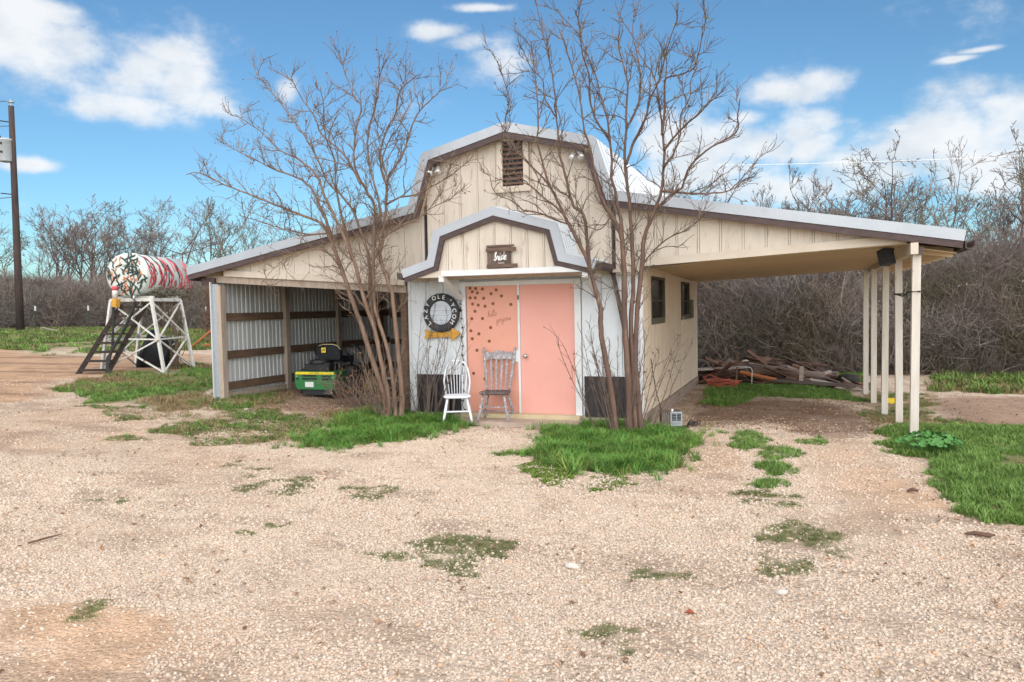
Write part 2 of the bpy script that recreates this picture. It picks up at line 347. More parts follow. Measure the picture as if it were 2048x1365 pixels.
LEFT_LIMBS=[[-2.17,-0.4,0.0,0.062,-1.94,-0.42,0.28,0.053,-2.07,-0.45,0.73,0.047,-2.34,-0.5,1.6,0.042,-2.56,-0.55,2.27,0.037,-2.73,-0.61,2.82,0.033,-2.8,-0.68,3.08,0.029,-2.89,-0.76,3.25,0.026,-3.21,-0.83,3.39,0.022,-3.5,-0.92,3.52,0.019,-3.98,-1.01,3.72,0.015,-4.45,-1.1,3.92,0.012,-4.86,-1.2,4.13,0.009,-5.05,-1.3,4.1,0.006],[-2.81,-0.5,2.83,0.034,-2.95,-0.49,3.33,0.027,-3.06,-0.47,3.52,0.023,-3.23,-0.45,3.85,0.02,-3.53,-0.43,4.07,0.017,-4.02,-0.4,4.25,0.014,-4.33,-0.37,4.41,0.011,-4.86,-0.34,4.66,0.008,-5.2,-0.3,4.94,0.006],[-1.99,-0.42,-0.0,0.055,-1.88,-0.45,0.32,0.047,-1.94,-0.49,0.73,0.042,-2.06,-0.55,1.51,0.037,-2.18,-0.62,1.94,0.034,-2.27,-0.7,2.47,0.03,-2.35,-0.79,2.84,0.026,-2.5,-0.89,3.26,0.023,-2.62,-0.99,3.61,0.02,-2.7,-1.1,3.95,0.017,-2.9,-1.22,4.16,0.014,-3.18,-1.34,4.33,0.011,-3.44,-1.47,4.62,0.009,-3.78,-1.6,4.87,0.006],[-1.79,-0.45,-0.01,0.045,-1.78,-0.46,0.39,0.039,-1.88,-0.47,1.19,0.035,-2.03,-0.49,1.68,0.032,-2.08,-0.51,1.96,0.03,-2.05,-0.54,2.82,0.027,-1.99,-0.56,3.45,0.024,-2.1,-0.59,3.7,0.022,-2.21,-0.63,3.92,0.02,-2.28,-0.66,4.14,0.018,-2.25,-0.69,4.48,0.016,-2.16,-0.73,4.78,0.014,-2.06,-0.77,4.99,0.012,-2.18,-0.81,5.2,0.01,-2.3,-0.86,5.58,0.008,-2.35,-0.9,5.88,0.006],[-1.73,-0.4,-0.01,0.058,-1.68,-0.4,0.38,0.05,-1.68,-0.41,0.54,0.045,-1.73,-0.42,1.28,0.041,-1.78,-0.43,1.99,0.037,-1.87,-0.44,2.31,0.034,-1.98,-0.45,2.67,0.031,-1.92,-0.46,2.95,0.027,-1.84,-0.48,3.42,0.025,-1.78,-0.49,3.9,0.022,-1.55,-0.51,4.18,0.019,-1.44,-0.53,4.35,0.016,-1.34,-0.54,4.6,0.014,-1.15,-0.56,4.89,0.011,-0.85,-0.58,5.1,0.008,-0.67,-0.6,5.25,0.006],[-1.77,-0.55,3.8,0.026,-1.82,-0.6,3.99,0.021,-1.8,-0.68,4.26,0.018,-1.64,-0.79,4.54,0.015,-1.38,-0.92,4.79,0.012,-1.22,-1.06,5.06,0.01,-0.99,-1.22,5.13,0.008,-0.73,-1.4,5.17,0.006],[-2.11,-0.45,1.51,0.036,-2.19,-0.45,2.08,0.03,-2.19,-0.44,2.65,0.027,-2.33,-0.44,3.1,0.024,-2.5,-0.43,3.49,0.021,-2.72,-0.42,3.74,0.019,-2.97,-0.41,3.98,0.016,-3.17,-0.4,4.42,0.014,-3.47,-0.39,4.86,0.012,-3.86,-0.38,5.35,0.01,-4.24,-0.36,5.78,0.008,-4.39,-0.35,6.03,0.006],[-2.15,-0.7,3.81,0.022,-2.3,-0.75,4.12,0.017,-2.4,-0.85,4.32,0.015,-2.67,-0.98,4.6,0.012,-2.65,-1.14,4.79,0.01,-2.8,-1.31,5.12,0.008,-2.81,-1.5,5.34,0.006],[-1.81,-0.5,3.5,0.02,-1.56,-0.53,3.59,0.016,-1.27,-0.58,3.6,0.013,-0.97,-0.64,3.69,0.011,-0.71,-0.72,3.77,0.009,-0.43,-0.8,3.89,0.007,-0.22,-0.9,3.97,0.005],[-2.03,-0.5,1.68,0.022,-2.12,-0.52,2.32,0.018,-1.96,-0.56,2.79,0.016,-1.75,-0.61,3.01,0.013,-1.49,-0.68,3.11,0.012,-1.19,-0.75,3.2,0.01,-0.85,-0.82,3.36,0.008,-0.52,-0.91,3.44,0.007,-0.33,-1.0,3.56,0.005],[-2.92,-0.5,3.1,0.018,-3.19,-0.6,3.09,0.014,-3.45,-0.78,3.15,0.011,-3.61,-1.01,3.22,0.009,-3.73,-1.29,3.29,0.007,-3.78,-1.6,3.33,0.005],[-2.59,-0.5,2.27,0.016,-2.76,-0.56,2.66,0.013,-2.96,-0.67,2.83,0.011,-3.19,-0.82,2.79,0.009,-3.36,-0.99,2.7,0.008,-3.51,-1.18,2.5,0.006,-3.59,-1.4,2.25,0.005],[-2.47,-0.5,2.65,0.028,-2.55,-0.54,3.06,0.022,-2.6,-0.61,3.46,0.019,-2.61,-0.7,3.84,0.016,-2.56,-0.8,4.21,0.013,-2.63,-0.92,4.59,0.011,-2.55,-1.06,4.97,0.008,-2.51,-1.2,5.27,0.006],[-2.1,-0.45,2.83,0.026,-1.94,-0.5,3.19,0.021,-1.9,-0.59,3.57,0.018,-1.95,-0.71,3.95,0.016,-1.92,-0.86,4.3,0.014,-1.77,-1.02,4.64,0.012,-1.53,-1.2,4.94,0.01,-1.36,-1.39,5.23,0.008,-1.12,-1.6,5.36,0.006],[-1.72,-0.6,3.88,0.018,-1.82,-0.57,4.19,0.014,-1.72,-0.52,4.5,0.011,-1.56,-0.46,4.73,0.009,-1.46,-0.39,4.97,0.007,-1.27,-0.3,5.28,0.005]]
RIGHT_LIMBS=[[1.87,-0.65,-0.07,0.055,1.86,-0.66,0.14,0.048,1.77,-0.69,0.88,0.044,1.69,-0.72,1.4,0.04,1.69,-0.76,1.79,0.036,1.6,-0.8,2.18,0.033,1.53,-0.85,2.48,0.03,1.41,-0.9,2.76,0.028,1.31,-0.95,2.97,0.025,1.26,-1.01,3.1,0.022,1.19,-1.07,3.28,0.02,1.1,-1.13,3.5,0.017,1.02,-1.2,3.81,0.015,0.98,-1.27,4.09,0.013,1.02,-1.35,4.43,0.01,1.0,-1.42,5.04,0.008,0.98,-1.5,5.37,0.006],[1.53,-0.72,2.41,0.034,1.51,-0.72,2.71,0.029,1.46,-0.71,3.11,0.026,1.32,-0.7,3.24,0.024,1.26,-0.68,3.4,0.022,1.18,-0.67,3.73,0.02,1.11,-0.65,3.96,0.018,1.08,-0.63,4.14,0.016,1.07,-0.61,4.37,0.014,1.05,-0.59,4.55,0.012,1.01,-0.57,5.04,0.011,0.92,-0.55,5.48,0.009,0.81,-0.52,5.92,0.008,0.74,-0.5,6.28,0.006],[2.02,-0.6,-0.07,0.062,2.05,-0.61,0.12,0.054,2.05,-0.64,0.78,0.048,2.02,-0.67,1.56,0.044,2.03,-0.71,2.19,0.04,2.02,-0.75,2.6,0.036,2.0,-0.8,2.84,0.033,1.89,-0.86,3.07,0.029,1.81,-0.91,3.21,0.026,1.73,-0.97,3.47,0.023,1.7,-1.04,3.69,0.02,1.67,-1.1,3.96,0.017,1.61,-1.17,4.21,0.014,1.58,-1.25,4.59,0.011,1.47,-1.32,5.07,0.009,1.35,-1.4,5.49,0.006],[2.0,-0.62,2.47,0.034,1.98,-0.63,2.96,0.029,1.95,-0.65,3.16,0.026,1.91,-0.67,3.42,0.023,1.86,-0.69,3.63,0.021,1.88,-0.72,3.88,0.019,1.86,-0.75,4.14,0.017,1.84,-0.79,4.39,0.015,1.75,-0.83,4.74,0.013,1.71,-0.87,4.99,0.011,1.57,-0.91,5.35,0.009,1.48,-0.95,5.57,0.008,1.23,-1.0,5.86,0.006],[2.11,-0.58,-0.07,0.05,2.13,-0.58,0.14,0.044,2.11,-0.59,0.85,0.04,2.09,-0.59,1.55,0.036,2.13,-0.6,2.12,0.033,2.12,-0.6,2.72,0.031,2.11,-0.61,2.95,0.028,2.09,-0.61,3.29,0.025,2.05,-0.62,3.62,0.023,2.04,-0.63,3.88,0.021,2.07,-0.64,4.27,0.018,2.07,-0.65,4.43,0.016,2.1,-0.66,4.88,0.014,2.04,-0.67,5.16,0.012,1.98,-0.68,5.47,0.01,2.01,-0.69,5.69,0.008,1.95,-0.7,6.02,0.006],[2.22,-0.55,-0.07,0.052,2.21,-0.56,0.14,0.045,2.14,-0.57,1.0,0.041,2.18,-0.58,1.81,0.037,2.26,-0.6,2.42,0.034,2.29,-0.62,2.74,0.031,2.4,-0.64,3.02,0.028,2.48,-0.66,3.19,0.025,2.55,-0.69,3.38,0.022,2.59,-0.71,3.7,0.02,2.6,-0.74,3.95,0.017,2.58,-0.77,4.25,0.015,2.55,-0.8,4.57,0.013,2.49,-0.83,4.9,0.01,2.38,-0.87,5.07,0.008,2.28,-0.9,5.25,0.006],[2.59,-0.8,4.11,0.02,2.64,-0.85,4.46,0.016,2.66,-0.93,4.8,0.013,2.87,-1.05,4.81,0.011,3.07,-1.18,4.85,0.009,3.17,-1.33,5.08,0.007,3.25,-1.5,5.28,0.005],[2.39,-0.6,3.02,0.026,2.52,-0.64,3.2,0.021,2.74,-0.71,3.35,0.018,2.85,-0.81,3.4,0.016,2.98,-0.92,3.66,0.014,3.27,-1.04,3.85,0.012,3.58,-1.18,3.97,0.01,3.61,-1.34,4.16,0.008,3.65,-1.5,4.3,0.006],[2.56,-0.7,3.38,0.022,2.84,-0.68,3.34,0.017,3.05,-0.64,3.31,0.014,3.25,-0.59,3.32,0.012,3.44,-0.54,3.35,0.009,3.65,-0.47,3.57,0.007,3.82,-0.4,3.78,0.005],[2.6,-0.75,3.92,0.02,2.76,-0.83,4.06,0.015,2.93,-0.97,4.18,0.012,3.12,-1.15,4.26,0.01,3.28,-1.36,4.34,0.007,3.46,-1.6,4.4,0.005],[2.06,-0.65,3.78,0.024,2.2,-0.71,4.1,0.019,2.37,-0.83,4.33,0.016,2.46,-0.99,4.55,0.013,2.62,-1.17,4.75,0.01,2.76,-1.37,5.05,0.008,2.91,-1.6,5.32,0.006],[1.06,-1.0,3.52,0.016,0.85,-1.03,3.75,0.013,0.66,-1.09,3.96,0.011,0.5,-1.17,4.14,0.01,0.51,-1.26,4.43,0.009,0.61,-1.36,4.66,0.007,0.56,-1.48,4.98,0.006,0.54,-1.6,5.11,0.005],[1.25,-0.95,3.11,0.016,1.02,-1.02,3.32,0.012,0.85,-1.14,3.49,0.01,0.72,-1.3,3.62,0.008,0.65,-1.49,3.69,0.007,0.59,-1.7,3.93,0.005],[1.35,-0.9,2.95,0.014,1.11,-0.94,3.05,0.011,0.87,-1.02,3.16,0.01,0.69,-1.11,3.2,0.008,0.54,-1.23,3.33,0.007,0.37,-1.36,3.43,0.006,0.35,-1.5,3.65,0.005],[1.83,-0.6,3.1,0.01,1.68,-0.68,2.9,0.008,1.57,-0.81,2.93,0.006,1.41,-0.99,2.97,0.005,1.26,-1.2,2.98,0.004],[1.85,-0.7,4.15,0.02,1.69,-0.77,4.38,0.016,1.62,-0.89,4.67,0.014,1.66,-1.05,4.96,0.011,1.62,-1.24,5.17,0.009,1.65,-1.46,5.43,0.008,1.65,-1.7,5.6,0.006],[2.08,-0.7,4.26,0.018,2.23,-0.66,4.55,0.014,2.27,-0.6,4.87,0.012,2.23,-0.51,5.24,0.01,2.13,-0.41,5.63,0.008,2.15,-0.3,6.01,0.006],[1.05,-0.6,4.54,0.014,0.91,-0.68,4.8,0.011,0.92,-0.81,5.04,0.008,0.83,-0.99,5.14,0.007,0.76,-1.2,5.37,0.005],[2.26,-0.6,2.39,0.014,2.45,-0.66,2.59,0.011,2.68,-0.78,2.74,0.009,2.93,-0.93,2.81,0.008,3.11,-1.1,2.92,0.006,3.21,-1.3,2.99,0.005],[2.59,-0.75,3.69,0.018,2.72,-0.74,3.85,0.015,2.82,-0.72,4.11,0.012,2.83,-0.7,4.38,0.011,2.95,-0.67,4.61,0.009,2.96,-0.64,4.84,0.007,3.07,-0.6,5.11,0.006]]
GRASS={'lushL':[(-1.88,-2.86),(-2.23,-1.64),(-2.34,-0.83),(-2.6,0.21),(-2.38,0.79),(-2.15,1.12),(-1.25,0.27),(-0.83,0.05),(-0.31,-0.29),(-0.75,-0.96),(-0.8,-1.44),(-0.92,-2.03),(-1.25,-2.64)],'lushR':[(0.81,-0.74),(0.8,0.51),(1.4,0.29),(1.97,0.63),(2.65,0.59),(3.03,-0.77),(2.75,-1.7),(2.86,-2.6),(2.66,-2.96),(2.19,-3.09),(1.87,-3.01),(1.55,-2.66),(1.26,-2.26),(1.4,-1.98)],'clover':[(1.21,-3.06),(1.29,-2.74),(1.43,-2.38),(1.8,-2.78),(2.07,-3.82),(1.88,-3.82),(1.68,-3.59)],'clover2':[(2.12,-3.71),(2.23,-3.31),(2.53,-3.05),(2.63,-3.45),(2.59,-3.91),(2.3,-3.99)],'sm1':[(0.66,-2.36),(1.09,-2.14),(1.19,-2.45),(0.77,-2.56)],'sm1b':[(3.47,-1.16),(3.46,-0.16),(3.64,0.24),(3.89,-0.48),(3.76,-1.43)],'sm2':[(3.8,-1.65),(3.96,-1.03),(4.32,-1.12),(4.37,-1.7),(4.1,-1.89)],'sm3':[(3.84,-2.34),(4.04,-2.0),(4.31,-2.35),(4.37,-2.72),(4.12,-2.79)],'sm4':[(3.85,-3.4),(3.92,-2.92),(4.17,-2.9),(4.21,-3.3),(4.04,-3.5)],'sm5':[(4.28,-0.38),(4.57,-0.1),(4.59,-0.69),(4.32,-0.76)],'sparse1':[(3.65,-3.71),(3.85,-3.51),(4.49,-3.68),(4.44,-4.06),(4.06,-4.14)],'moss1':[(3.92,-4.63),(4.15,-4.48),(4.46,-4.7),(4.68,-5.3),(4.45,-5.31),(4.17,-5.14),(3.94,-5.07)],'moss1b':[(4.0,-5.5),(4.17,-5.27),(4.38,-5.68),(4.31,-5.96),(4.05,-5.93)],'moss2':[(1.42,-5.9),(1.63,-5.72),(2.14,-5.75),(2.33,-6.19),(2.16,-6.36),(2.19,-6.61),(2.0,-6.76),(1.76,-6.43)],'moss3':[(-1.21,-4.91),(-1.16,-4.58),(-0.67,-4.33),(-0.43,-4.72),(-0.93,-5.02)],'moss4':[(-2.22,-5.8),(-1.95,-5.57),(-1.72,-5.77),(-2.03,-5.91)],'moss5':[(-0.3,-5.97),(-0.01,-5.83),(0.15,-6.04),(-0.11,-6.17)],'moss6':[(-0.04,-4.58),(0.41,-4.33),(0.56,-4.61),(0.13,-4.75)],'moss7':[(3.15,-6.21),(3.27,-5.96),(3.62,-5.91),(3.61,-6.12),(3.24,-6.34)],'moss8':[(-0.03,-7.89),(0.21,-7.77),(0.36,-7.88),(0.14,-8.0)],'moss9':[(-2.03,-3.94),(-1.67,-3.93),(-1.48,-4.35),(-1.65,-4.35)],'moss10':[(1.15,-6.32),(1.37,-6.25),(1.76,-6.43),(1.57,-6.54)],'moss11':[(3.15,-7.17),(3.39,-7.05),(3.42,-7.26),(3.24,-7.28)],'bigR':[(5.39,0.22),(5.71,1.3),(6.33,1.65),(6.77,1.45),(7.45,1.7),(8.67,1.1),(6.57,-4.95),(5.99,-4.25),(5.81,-4.11),(5.66,-3.71),(5.54,-3.06),(5.43,-2.26),(5.63,-1.6),(5.33,-1.13)],'sparseR':[(6.05,1.9),(6.57,3.5),(7.0,2.66),(7.72,2.82),(8.83,1.56),(7.12,0.32),(6.27,0.73)],'farR':[(7.16,7.41),(7.75,9.91),(9.4,9.87),(12.4,9.32),(11.21,6.25),(8.68,6.86)],'midR':[(5.3,6.07),(5.96,7.21),(6.79,6.83),(6.46,3.82),(5.59,0.8),(5.37,1.22),(5.48,3.62)],'behind':[(2.47,3.77),(2.43,6.4),(3.9,7.1),(5.33,6.58),(5.47,5.19),(4.68,4.37),(3.4,4.37),(2.98,2.75)],'behind2':[(4.99,8.22),(5.44,10.79),(5.95,10.39),(5.73,7.39)],'lawnA':[(-9.99,5.07),(-11.13,5.51),(-10.88,3.99),(-10.84,2.56),(-10.36,0.91),(-9.38,-0.31),(-7.85,-0.77),(-7.52,-1.4),(-6.66,-1.06),(-5.72,-1.27),(-5.34,-0.94),(-6.71,0.98),(-7.09,1.71)],'lawnB':[(-7.36,-1.52),(-6.01,-1.3),(-5.03,-1.27),(-4.27,-1.84),(-4.76,-2.25),(-5.76,-2.25)],'lawnC':[(-4.44,-2.58),(-4.74,-1.53),(-4.79,-0.77),(-4.21,-0.19),(-3.37,-0.51),(-2.59,-1.23),(-2.2,-2.42),(-2.51,-3.08),(-3.03,-3.23),(-3.53,-3.16)],'lawnD':[(-4.56,-3.18),(-4.41,-2.88),(-3.92,-3.28),(-4.08,-3.56)],'shedfront':[(-5.78,-0.14),(-6.25,0.8),(-5.92,1.44),(-5.79,1.99),(-4.7,0.46),(-4.65,-0.43),(-5.01,-0.89)],'field':[(-50.57,21.96),(-39.89,20.88),(-35.48,21.22),(-29.26,20.29),(-23.36,20.01),(-14.26,9.65),(-15.77,7.13),(-15.11,5.29),(-16.98,5.03),(-20.19,6.46),(-23.55,5.51)]}
DIRT={'corner':[(-0.6,-8.22),(-0.28,-7.94),(0.22,-7.85),(0.58,-7.69),(0.94,-8.09),(0.92,-8.35),(1.25,-8.63),(0.43,-8.9)],'road':[(-23.55,5.51),(-19.26,5.78),(-15.11,5.29),(-14.73,7.92),(-12.61,7.77),(-10.14,4.96),(-11.11,2.81),(-10.74,1.13),(-9.29,-0.53),(-8.7,-1.4),(-8.86,-3.46)],'shed':[(-6.25,0.8),(-6.27,2.73),(-5.58,5.63),(-2.69,1.97),(-2.35,0.03),(-2.79,-1.06),(-4.14,-0.28),(-4.99,-0.41)],'carport':[(2.64,2.34),(2.7,3.81),(3.96,4.47),(5.2,4.31),(5.43,2.94),(5.48,0.33),(4.94,-0.22),(4.03,0.91),(3.2,0.47),(2.74,0.61)],'rightp':[(4.31,-2.07),(4.76,-1.5),(5.37,-1.79),(5.49,-3.09),(5.55,-3.74),(5.07,-3.79),(4.68,-3.32)],'rightyard':[(6.48,4.56),(7.18,6.41),(11.38,6.7),(9.44,1.7),(7.45,1.7),(6.43,1.72)],'porch':[(-0.72,0.1),(0.88,0.42),(0.87,-0.35),(-0.29,-0.49)],'gr2':[(2.73,-1.7),(3.04,-0.69),(3.45,-2.3),(3.04,-2.96)],'trackA':[(2.84,-0.23),(3.35,-0.1),(3.78,-2.21),(3.75,-4.08),(3.33,-4.01),(2.9,-2.45)],'trackB':[(4.5,-0.71),(5.07,-0.19),(5.23,-2.61),(5.04,-4.81),(4.65,-4.64),(4.46,-2.82)],'trackC':[(-7.77,-3.42),(-8.26,-1.16),(-4.56,-2.73),(-1.19,-4.54),(-0.35,-5.32),(-1.28,-5.48),(-3.54,-4.51),(-5.6,-4.87)],'trackD':[(-8.38,-0.42),(-4.69,-2.32),(-2.42,-3.48),(-1.14,-3.69),(-0.79,-4.38),(-2.14,-4.15),(-4.21,-3.43),(-7.05,-1.87)],'leftmid':[(-7.35,-3.71),(-6.01,-3.49),(-4.88,-4.15),(-5.6,-4.87)]}
# ------------------------------------------------------------------ ground
def axis(lo, hi, a, b, step, grow):
    c = list(np.arange(a, b, step)); d = step; p = c[-1]
    while p < hi: d *= grow; p += d; c.append(p)
    d = step; p = a; pre = []
    while p > lo: d *= grow; p -= d; pre.append(p)
    return np.array(pre[::-1] + c)
gx, gy = axis(-500, 500, -17, 9.5, .075, 1.09), axis(-120, 600, -9.5, 10.5, .075, 1.09)
X, Y = np.meshgrid(gx, gy); Xf, Yf = X.ravel(), Y.ravel()
Zf = terrain(Xf, Yf) + .025 * (fbm(Xf * 5, Yf * 5, 11, 3) - .5) * (np.abs(Xf) < 60)
def region(polys, names, x, y, amp=.45, fr=1.6, seed=5):
    wx = x + amp * (fbm(x * fr, y * fr, seed) - .5) * 2; wy = y + amp * (fbm(x * fr, y * fr, seed + 9) - .5) * 2
    m_ = np.zeros(x.shape, bool)
    for n in names: m_ |= inside(polys[n], wx, wy)
    return m_
LUSH, SMALL = ['lushL', 'lushR'], ['sm1', 'sm1b', 'sm2', 'sm3', 'sm4', 'sm5', 'clover', 'clover2']
MOSS = ['moss1', 'moss1b', 'moss2', 'moss3', 'moss4', 'moss5', 'moss6', 'moss7', 'moss8', 'moss9', 'moss10', 'moss11', 'sparse1']
LAWN = ['lawnA', 'behind', 'behind2', 'bigR']
THIN = ['lawnB', 'lawnC', 'lawnD', 'shedfront', 'sparseR', 'midR']
nA = fbm(Xf * 1.3, Yf * 1.3, 21, 5); nB = fbm(Xf * .35, Yf * .35, 31, 4); nC = fbm(Xf * 6, Yf * 6, 41, 3)
col = np.zeros((Xf.size, 3)); grav = np.ones(Xf.size)
base = np.array([.61, .485, .37]); col[:] = base
col *= (1 + .22 * (nA - .5) + .12 * (nB - .5))[:, None]
tint = smooth(.48, .72, fbm(Xf * .7, Yf * .7, 51, 4)); col = col * (1 - .35 * tint[:, None]) + np.array([.56, .39, .27]) * .35 * tint[:, None]
streak = smooth(.60, .70, fbm(Xf * 2.2 + Yf * .4, Yf * 3.5, 61, 4)); col = col * (1 - .45 * streak[:, None]) + np.array([.40, .29, .21]) * .45 * streak[:, None]
def soft(polys, names, seed, amp, fr, w):
    acc = np.zeros(Xf.size)
    for k in range(5): acc += region(polys, names, Xf + rng.normal(0, w) , Yf + rng.normal(0, w), amp, fr, seed)
    return acc / 5
def paint(mask, c, g=None):
    global col, grav
    col = col * (1 - mask[:, None]) + np.asarray(c)[None] * mask[:, None]
    if g is not None: grav = grav * (1 - mask) + g * mask
vary = (1 + .6 * (nC - .5) + .4 * (nA - .5))[:, None]
def varied(c): return np.array(c)[None] * vary
def paintv(mask, c, g=None):
    global col, grav
    col = col * (1 - mask[:, None]) + varied(c) * mask[:, None]
    if g is not None: grav = grav * (1 - mask) + g * mask
farl = smooth(-17, -20, Xf) ; paintv(farl * .9, (.30, .22, .13), .1)
paintv(smooth(10.0, 11.5, Yf) * smooth(-25, -22, Xf) , (.10, .075, .05), 0)
paintv(smooth(-30, -36, Xf) * smooth(15, 19, Yf), (.10, .08, .05), 0)
paintv(soft(DIRT, ['road'], 71, .5, 1.0, .25) * .92, (.49, .305, .185), .2)
rut = smooth(.52, .66, fbm(Xf * .35 + Yf * .25, Yf * 2.6 - Xf * 1.2, 64, 4)) * soft(DIRT, ['road'], 71, .5, 1.0, .25); paintv(rut * .75, (.29, .18, .115), .15)
paintv(soft(DIRT, ['corner', 'rightp', 'leftmid', 'gr2'], 72, .4, 1.2, .2) * (.6 + .4 * smooth(.4, .6, nA)), (.55, .365, .235), .3)
paintv(soft(DIRT, ['trackA', 'trackB', 'trackC', 'trackD'], 77, .35, 1.1, .22) * (.35 + .45 * smooth(.4, .6, nA)), (.50, .345, .235), .35)
brn = smooth(.56, .68, fbm(Xf * 1.4, Yf * 2.4, 66, 4)) * (Xf > -12); paintv(brn * .5, (.36, .25, .175), .5)
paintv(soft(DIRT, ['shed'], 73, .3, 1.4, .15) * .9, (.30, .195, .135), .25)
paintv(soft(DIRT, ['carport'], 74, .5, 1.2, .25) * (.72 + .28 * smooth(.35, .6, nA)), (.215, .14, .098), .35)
paintv(soft(DIRT, ['rightyard'], 75, .5, 1.2, .2) * .9, (.33, .22, .155), .2)
paintv(soft(DIRT, ['porch'], 76, .1, 2, .05) * .8, (.43, .29, .21), .3)
paintv(region(GRASS, ['field', 'farR'], Xf, Yf, .9, .5, 81) * (.12 + .88 * smooth(.28, .46, fbm(Xf * .5, Yf * .5, 82))), (.13, .20, .04), 0)
paintv(region(GRASS, LUSH, Xf, Yf, .22, 2.5, 83).astype(float), (.08, .12, .03), .1)
paintv(region(GRASS, LAWN, Xf, Yf, .35, 1.8, 84) * (.55 + .4 * smooth(.35, .6, nA)), (.14, .155, .05), .15)
paintv(region(GRASS, THIN, Xf, Yf, .5, 1.6, 85) * (.4 + .5 * smooth(.32, .55, nA)), (.22, .18, .08), .3)
paintv(region(GRASS, SMALL, Xf, Yf, .15, 4, 86) * .7, (.13, .16, .045), .3)
paintv(region(GRASS, MOSS, Xf, Yf, .30, 3.5, 87) * smooth(.30, .50, fbm(Xf * 4.5, Yf * 4.5, 88, 4)) * .8, (.19, .185, .08), .5)
col = np.clip(col, .01, .9)
ny, nx = X.shape
idx = np.arange(nx * ny).reshape(ny, nx)
quads = np.stack([idx[:-1, :-1], idx[:-1, 1:], idx[1:, 1:], idx[1:, :-1]], -1).reshape(-1, 4)
def np_mesh(name, co, faces):
    me = bpy.data.meshes.new(name); k = faces.shape[1]
    me.vertices.add(len(co)); me.vertices.foreach_set('co', np.asarray(co, np.float32).ravel())
    me.loops.add(faces.size); me.loops.foreach_set('vertex_index', faces.astype(np.int32).ravel())
    me.polygons.add(len(faces)); me.polygons.foreach_set('loop_start', np.arange(0, faces.size, k, dtype=np.int32))
    me.update(calc_edges=True); return me
gm = np_mesh('ground', np.stack([Xf, Yf, Zf], -1), quads)
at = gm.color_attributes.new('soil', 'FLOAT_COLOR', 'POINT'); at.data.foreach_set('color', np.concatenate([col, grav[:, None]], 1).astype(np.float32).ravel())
gm.polygons.foreach_set('use_smooth', [True] * len(gm.polygons))
mt = bpy.data.materials.new('ground_soil'); mt.use_nodes = True; t = mt.node_tree; b = t.nodes['Principled BSDF']; L = t.links.new
b.inputs['Roughness'].default_value = .95; b.inputs['Specular IOR Level'].default_value = .15
va = t.nodes.new('ShaderNodeVertexColor'); va.layer_name = 'soil'; tcn = t.nodes.new('ShaderNodeTexCoord')
vo = t.nodes.new('ShaderNodeTexVoronoi'); vo.inputs['Scale'].default_value = 34.0; L(tcn.outputs['Object'], vo.inputs['Vector'])
no = t.nodes.new('ShaderNodeTexNoise'); no.inputs['Scale'].default_value = 60.0; no.inputs['Detail'].default_value = 6; L(tcn.outputs['Object'], no.inputs['Vector'])
hs = t.nodes.new('ShaderNodeSeparateColor'); L(vo.outputs['Color'], hs.inputs[0])
v1 = t.nodes.new('ShaderNodeMapRange'); v1.inputs['To Min'].default_value = .72; v1.inputs['To Max'].default_value = 1.2; L(hs.outputs[0], v1.inputs['Value'])
v2 = t.nodes.new('ShaderNodeMapRange'); v2.inputs['From Min'].default_value = .3; v2.inputs['From Max'].default_value = .7; v2.inputs['To Min'].default_value = .72; v2.inputs['To Max'].default_value = 1.25; L(no.outputs['Fac'], v2.inputs['Value'])
mv = t.nodes.new('ShaderNodeMix'); mv.data_type = 'FLOAT'; L(va.outputs['Alpha'], mv.inputs['Factor']); mv.inputs[2].default_value = 1.0; L(v1.outputs[0], mv.inputs[3])
mu = t.nodes.new('ShaderNodeMath'); mu.operation = 'MULTIPLY'; L(mv.outputs[0], mu.inputs[0]); L(v2.outputs[0], mu.inputs[1])
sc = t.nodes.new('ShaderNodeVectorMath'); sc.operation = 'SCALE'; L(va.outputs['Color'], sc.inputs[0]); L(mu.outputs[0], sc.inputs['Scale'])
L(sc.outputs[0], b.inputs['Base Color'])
bp = t.nodes.new('ShaderNodeBump'); bp.inputs['Strength'].default_value = .7; bp.inputs['Distance'].default_value = .02; bp.invert = True
bh = t.nodes.new('ShaderNodeMath'); bh.operation = 'ADD'; L(vo.outputs['Distance'], bh.inputs[0]); L(no.outputs['Fac'], bh.inputs[1]); L(bh.outputs[0], bp.inputs['Height']); L(bp.outputs[0], b.inputs['Normal'])
gm.materials.append(mt)
tag(link('ground', gm), kind='structure')

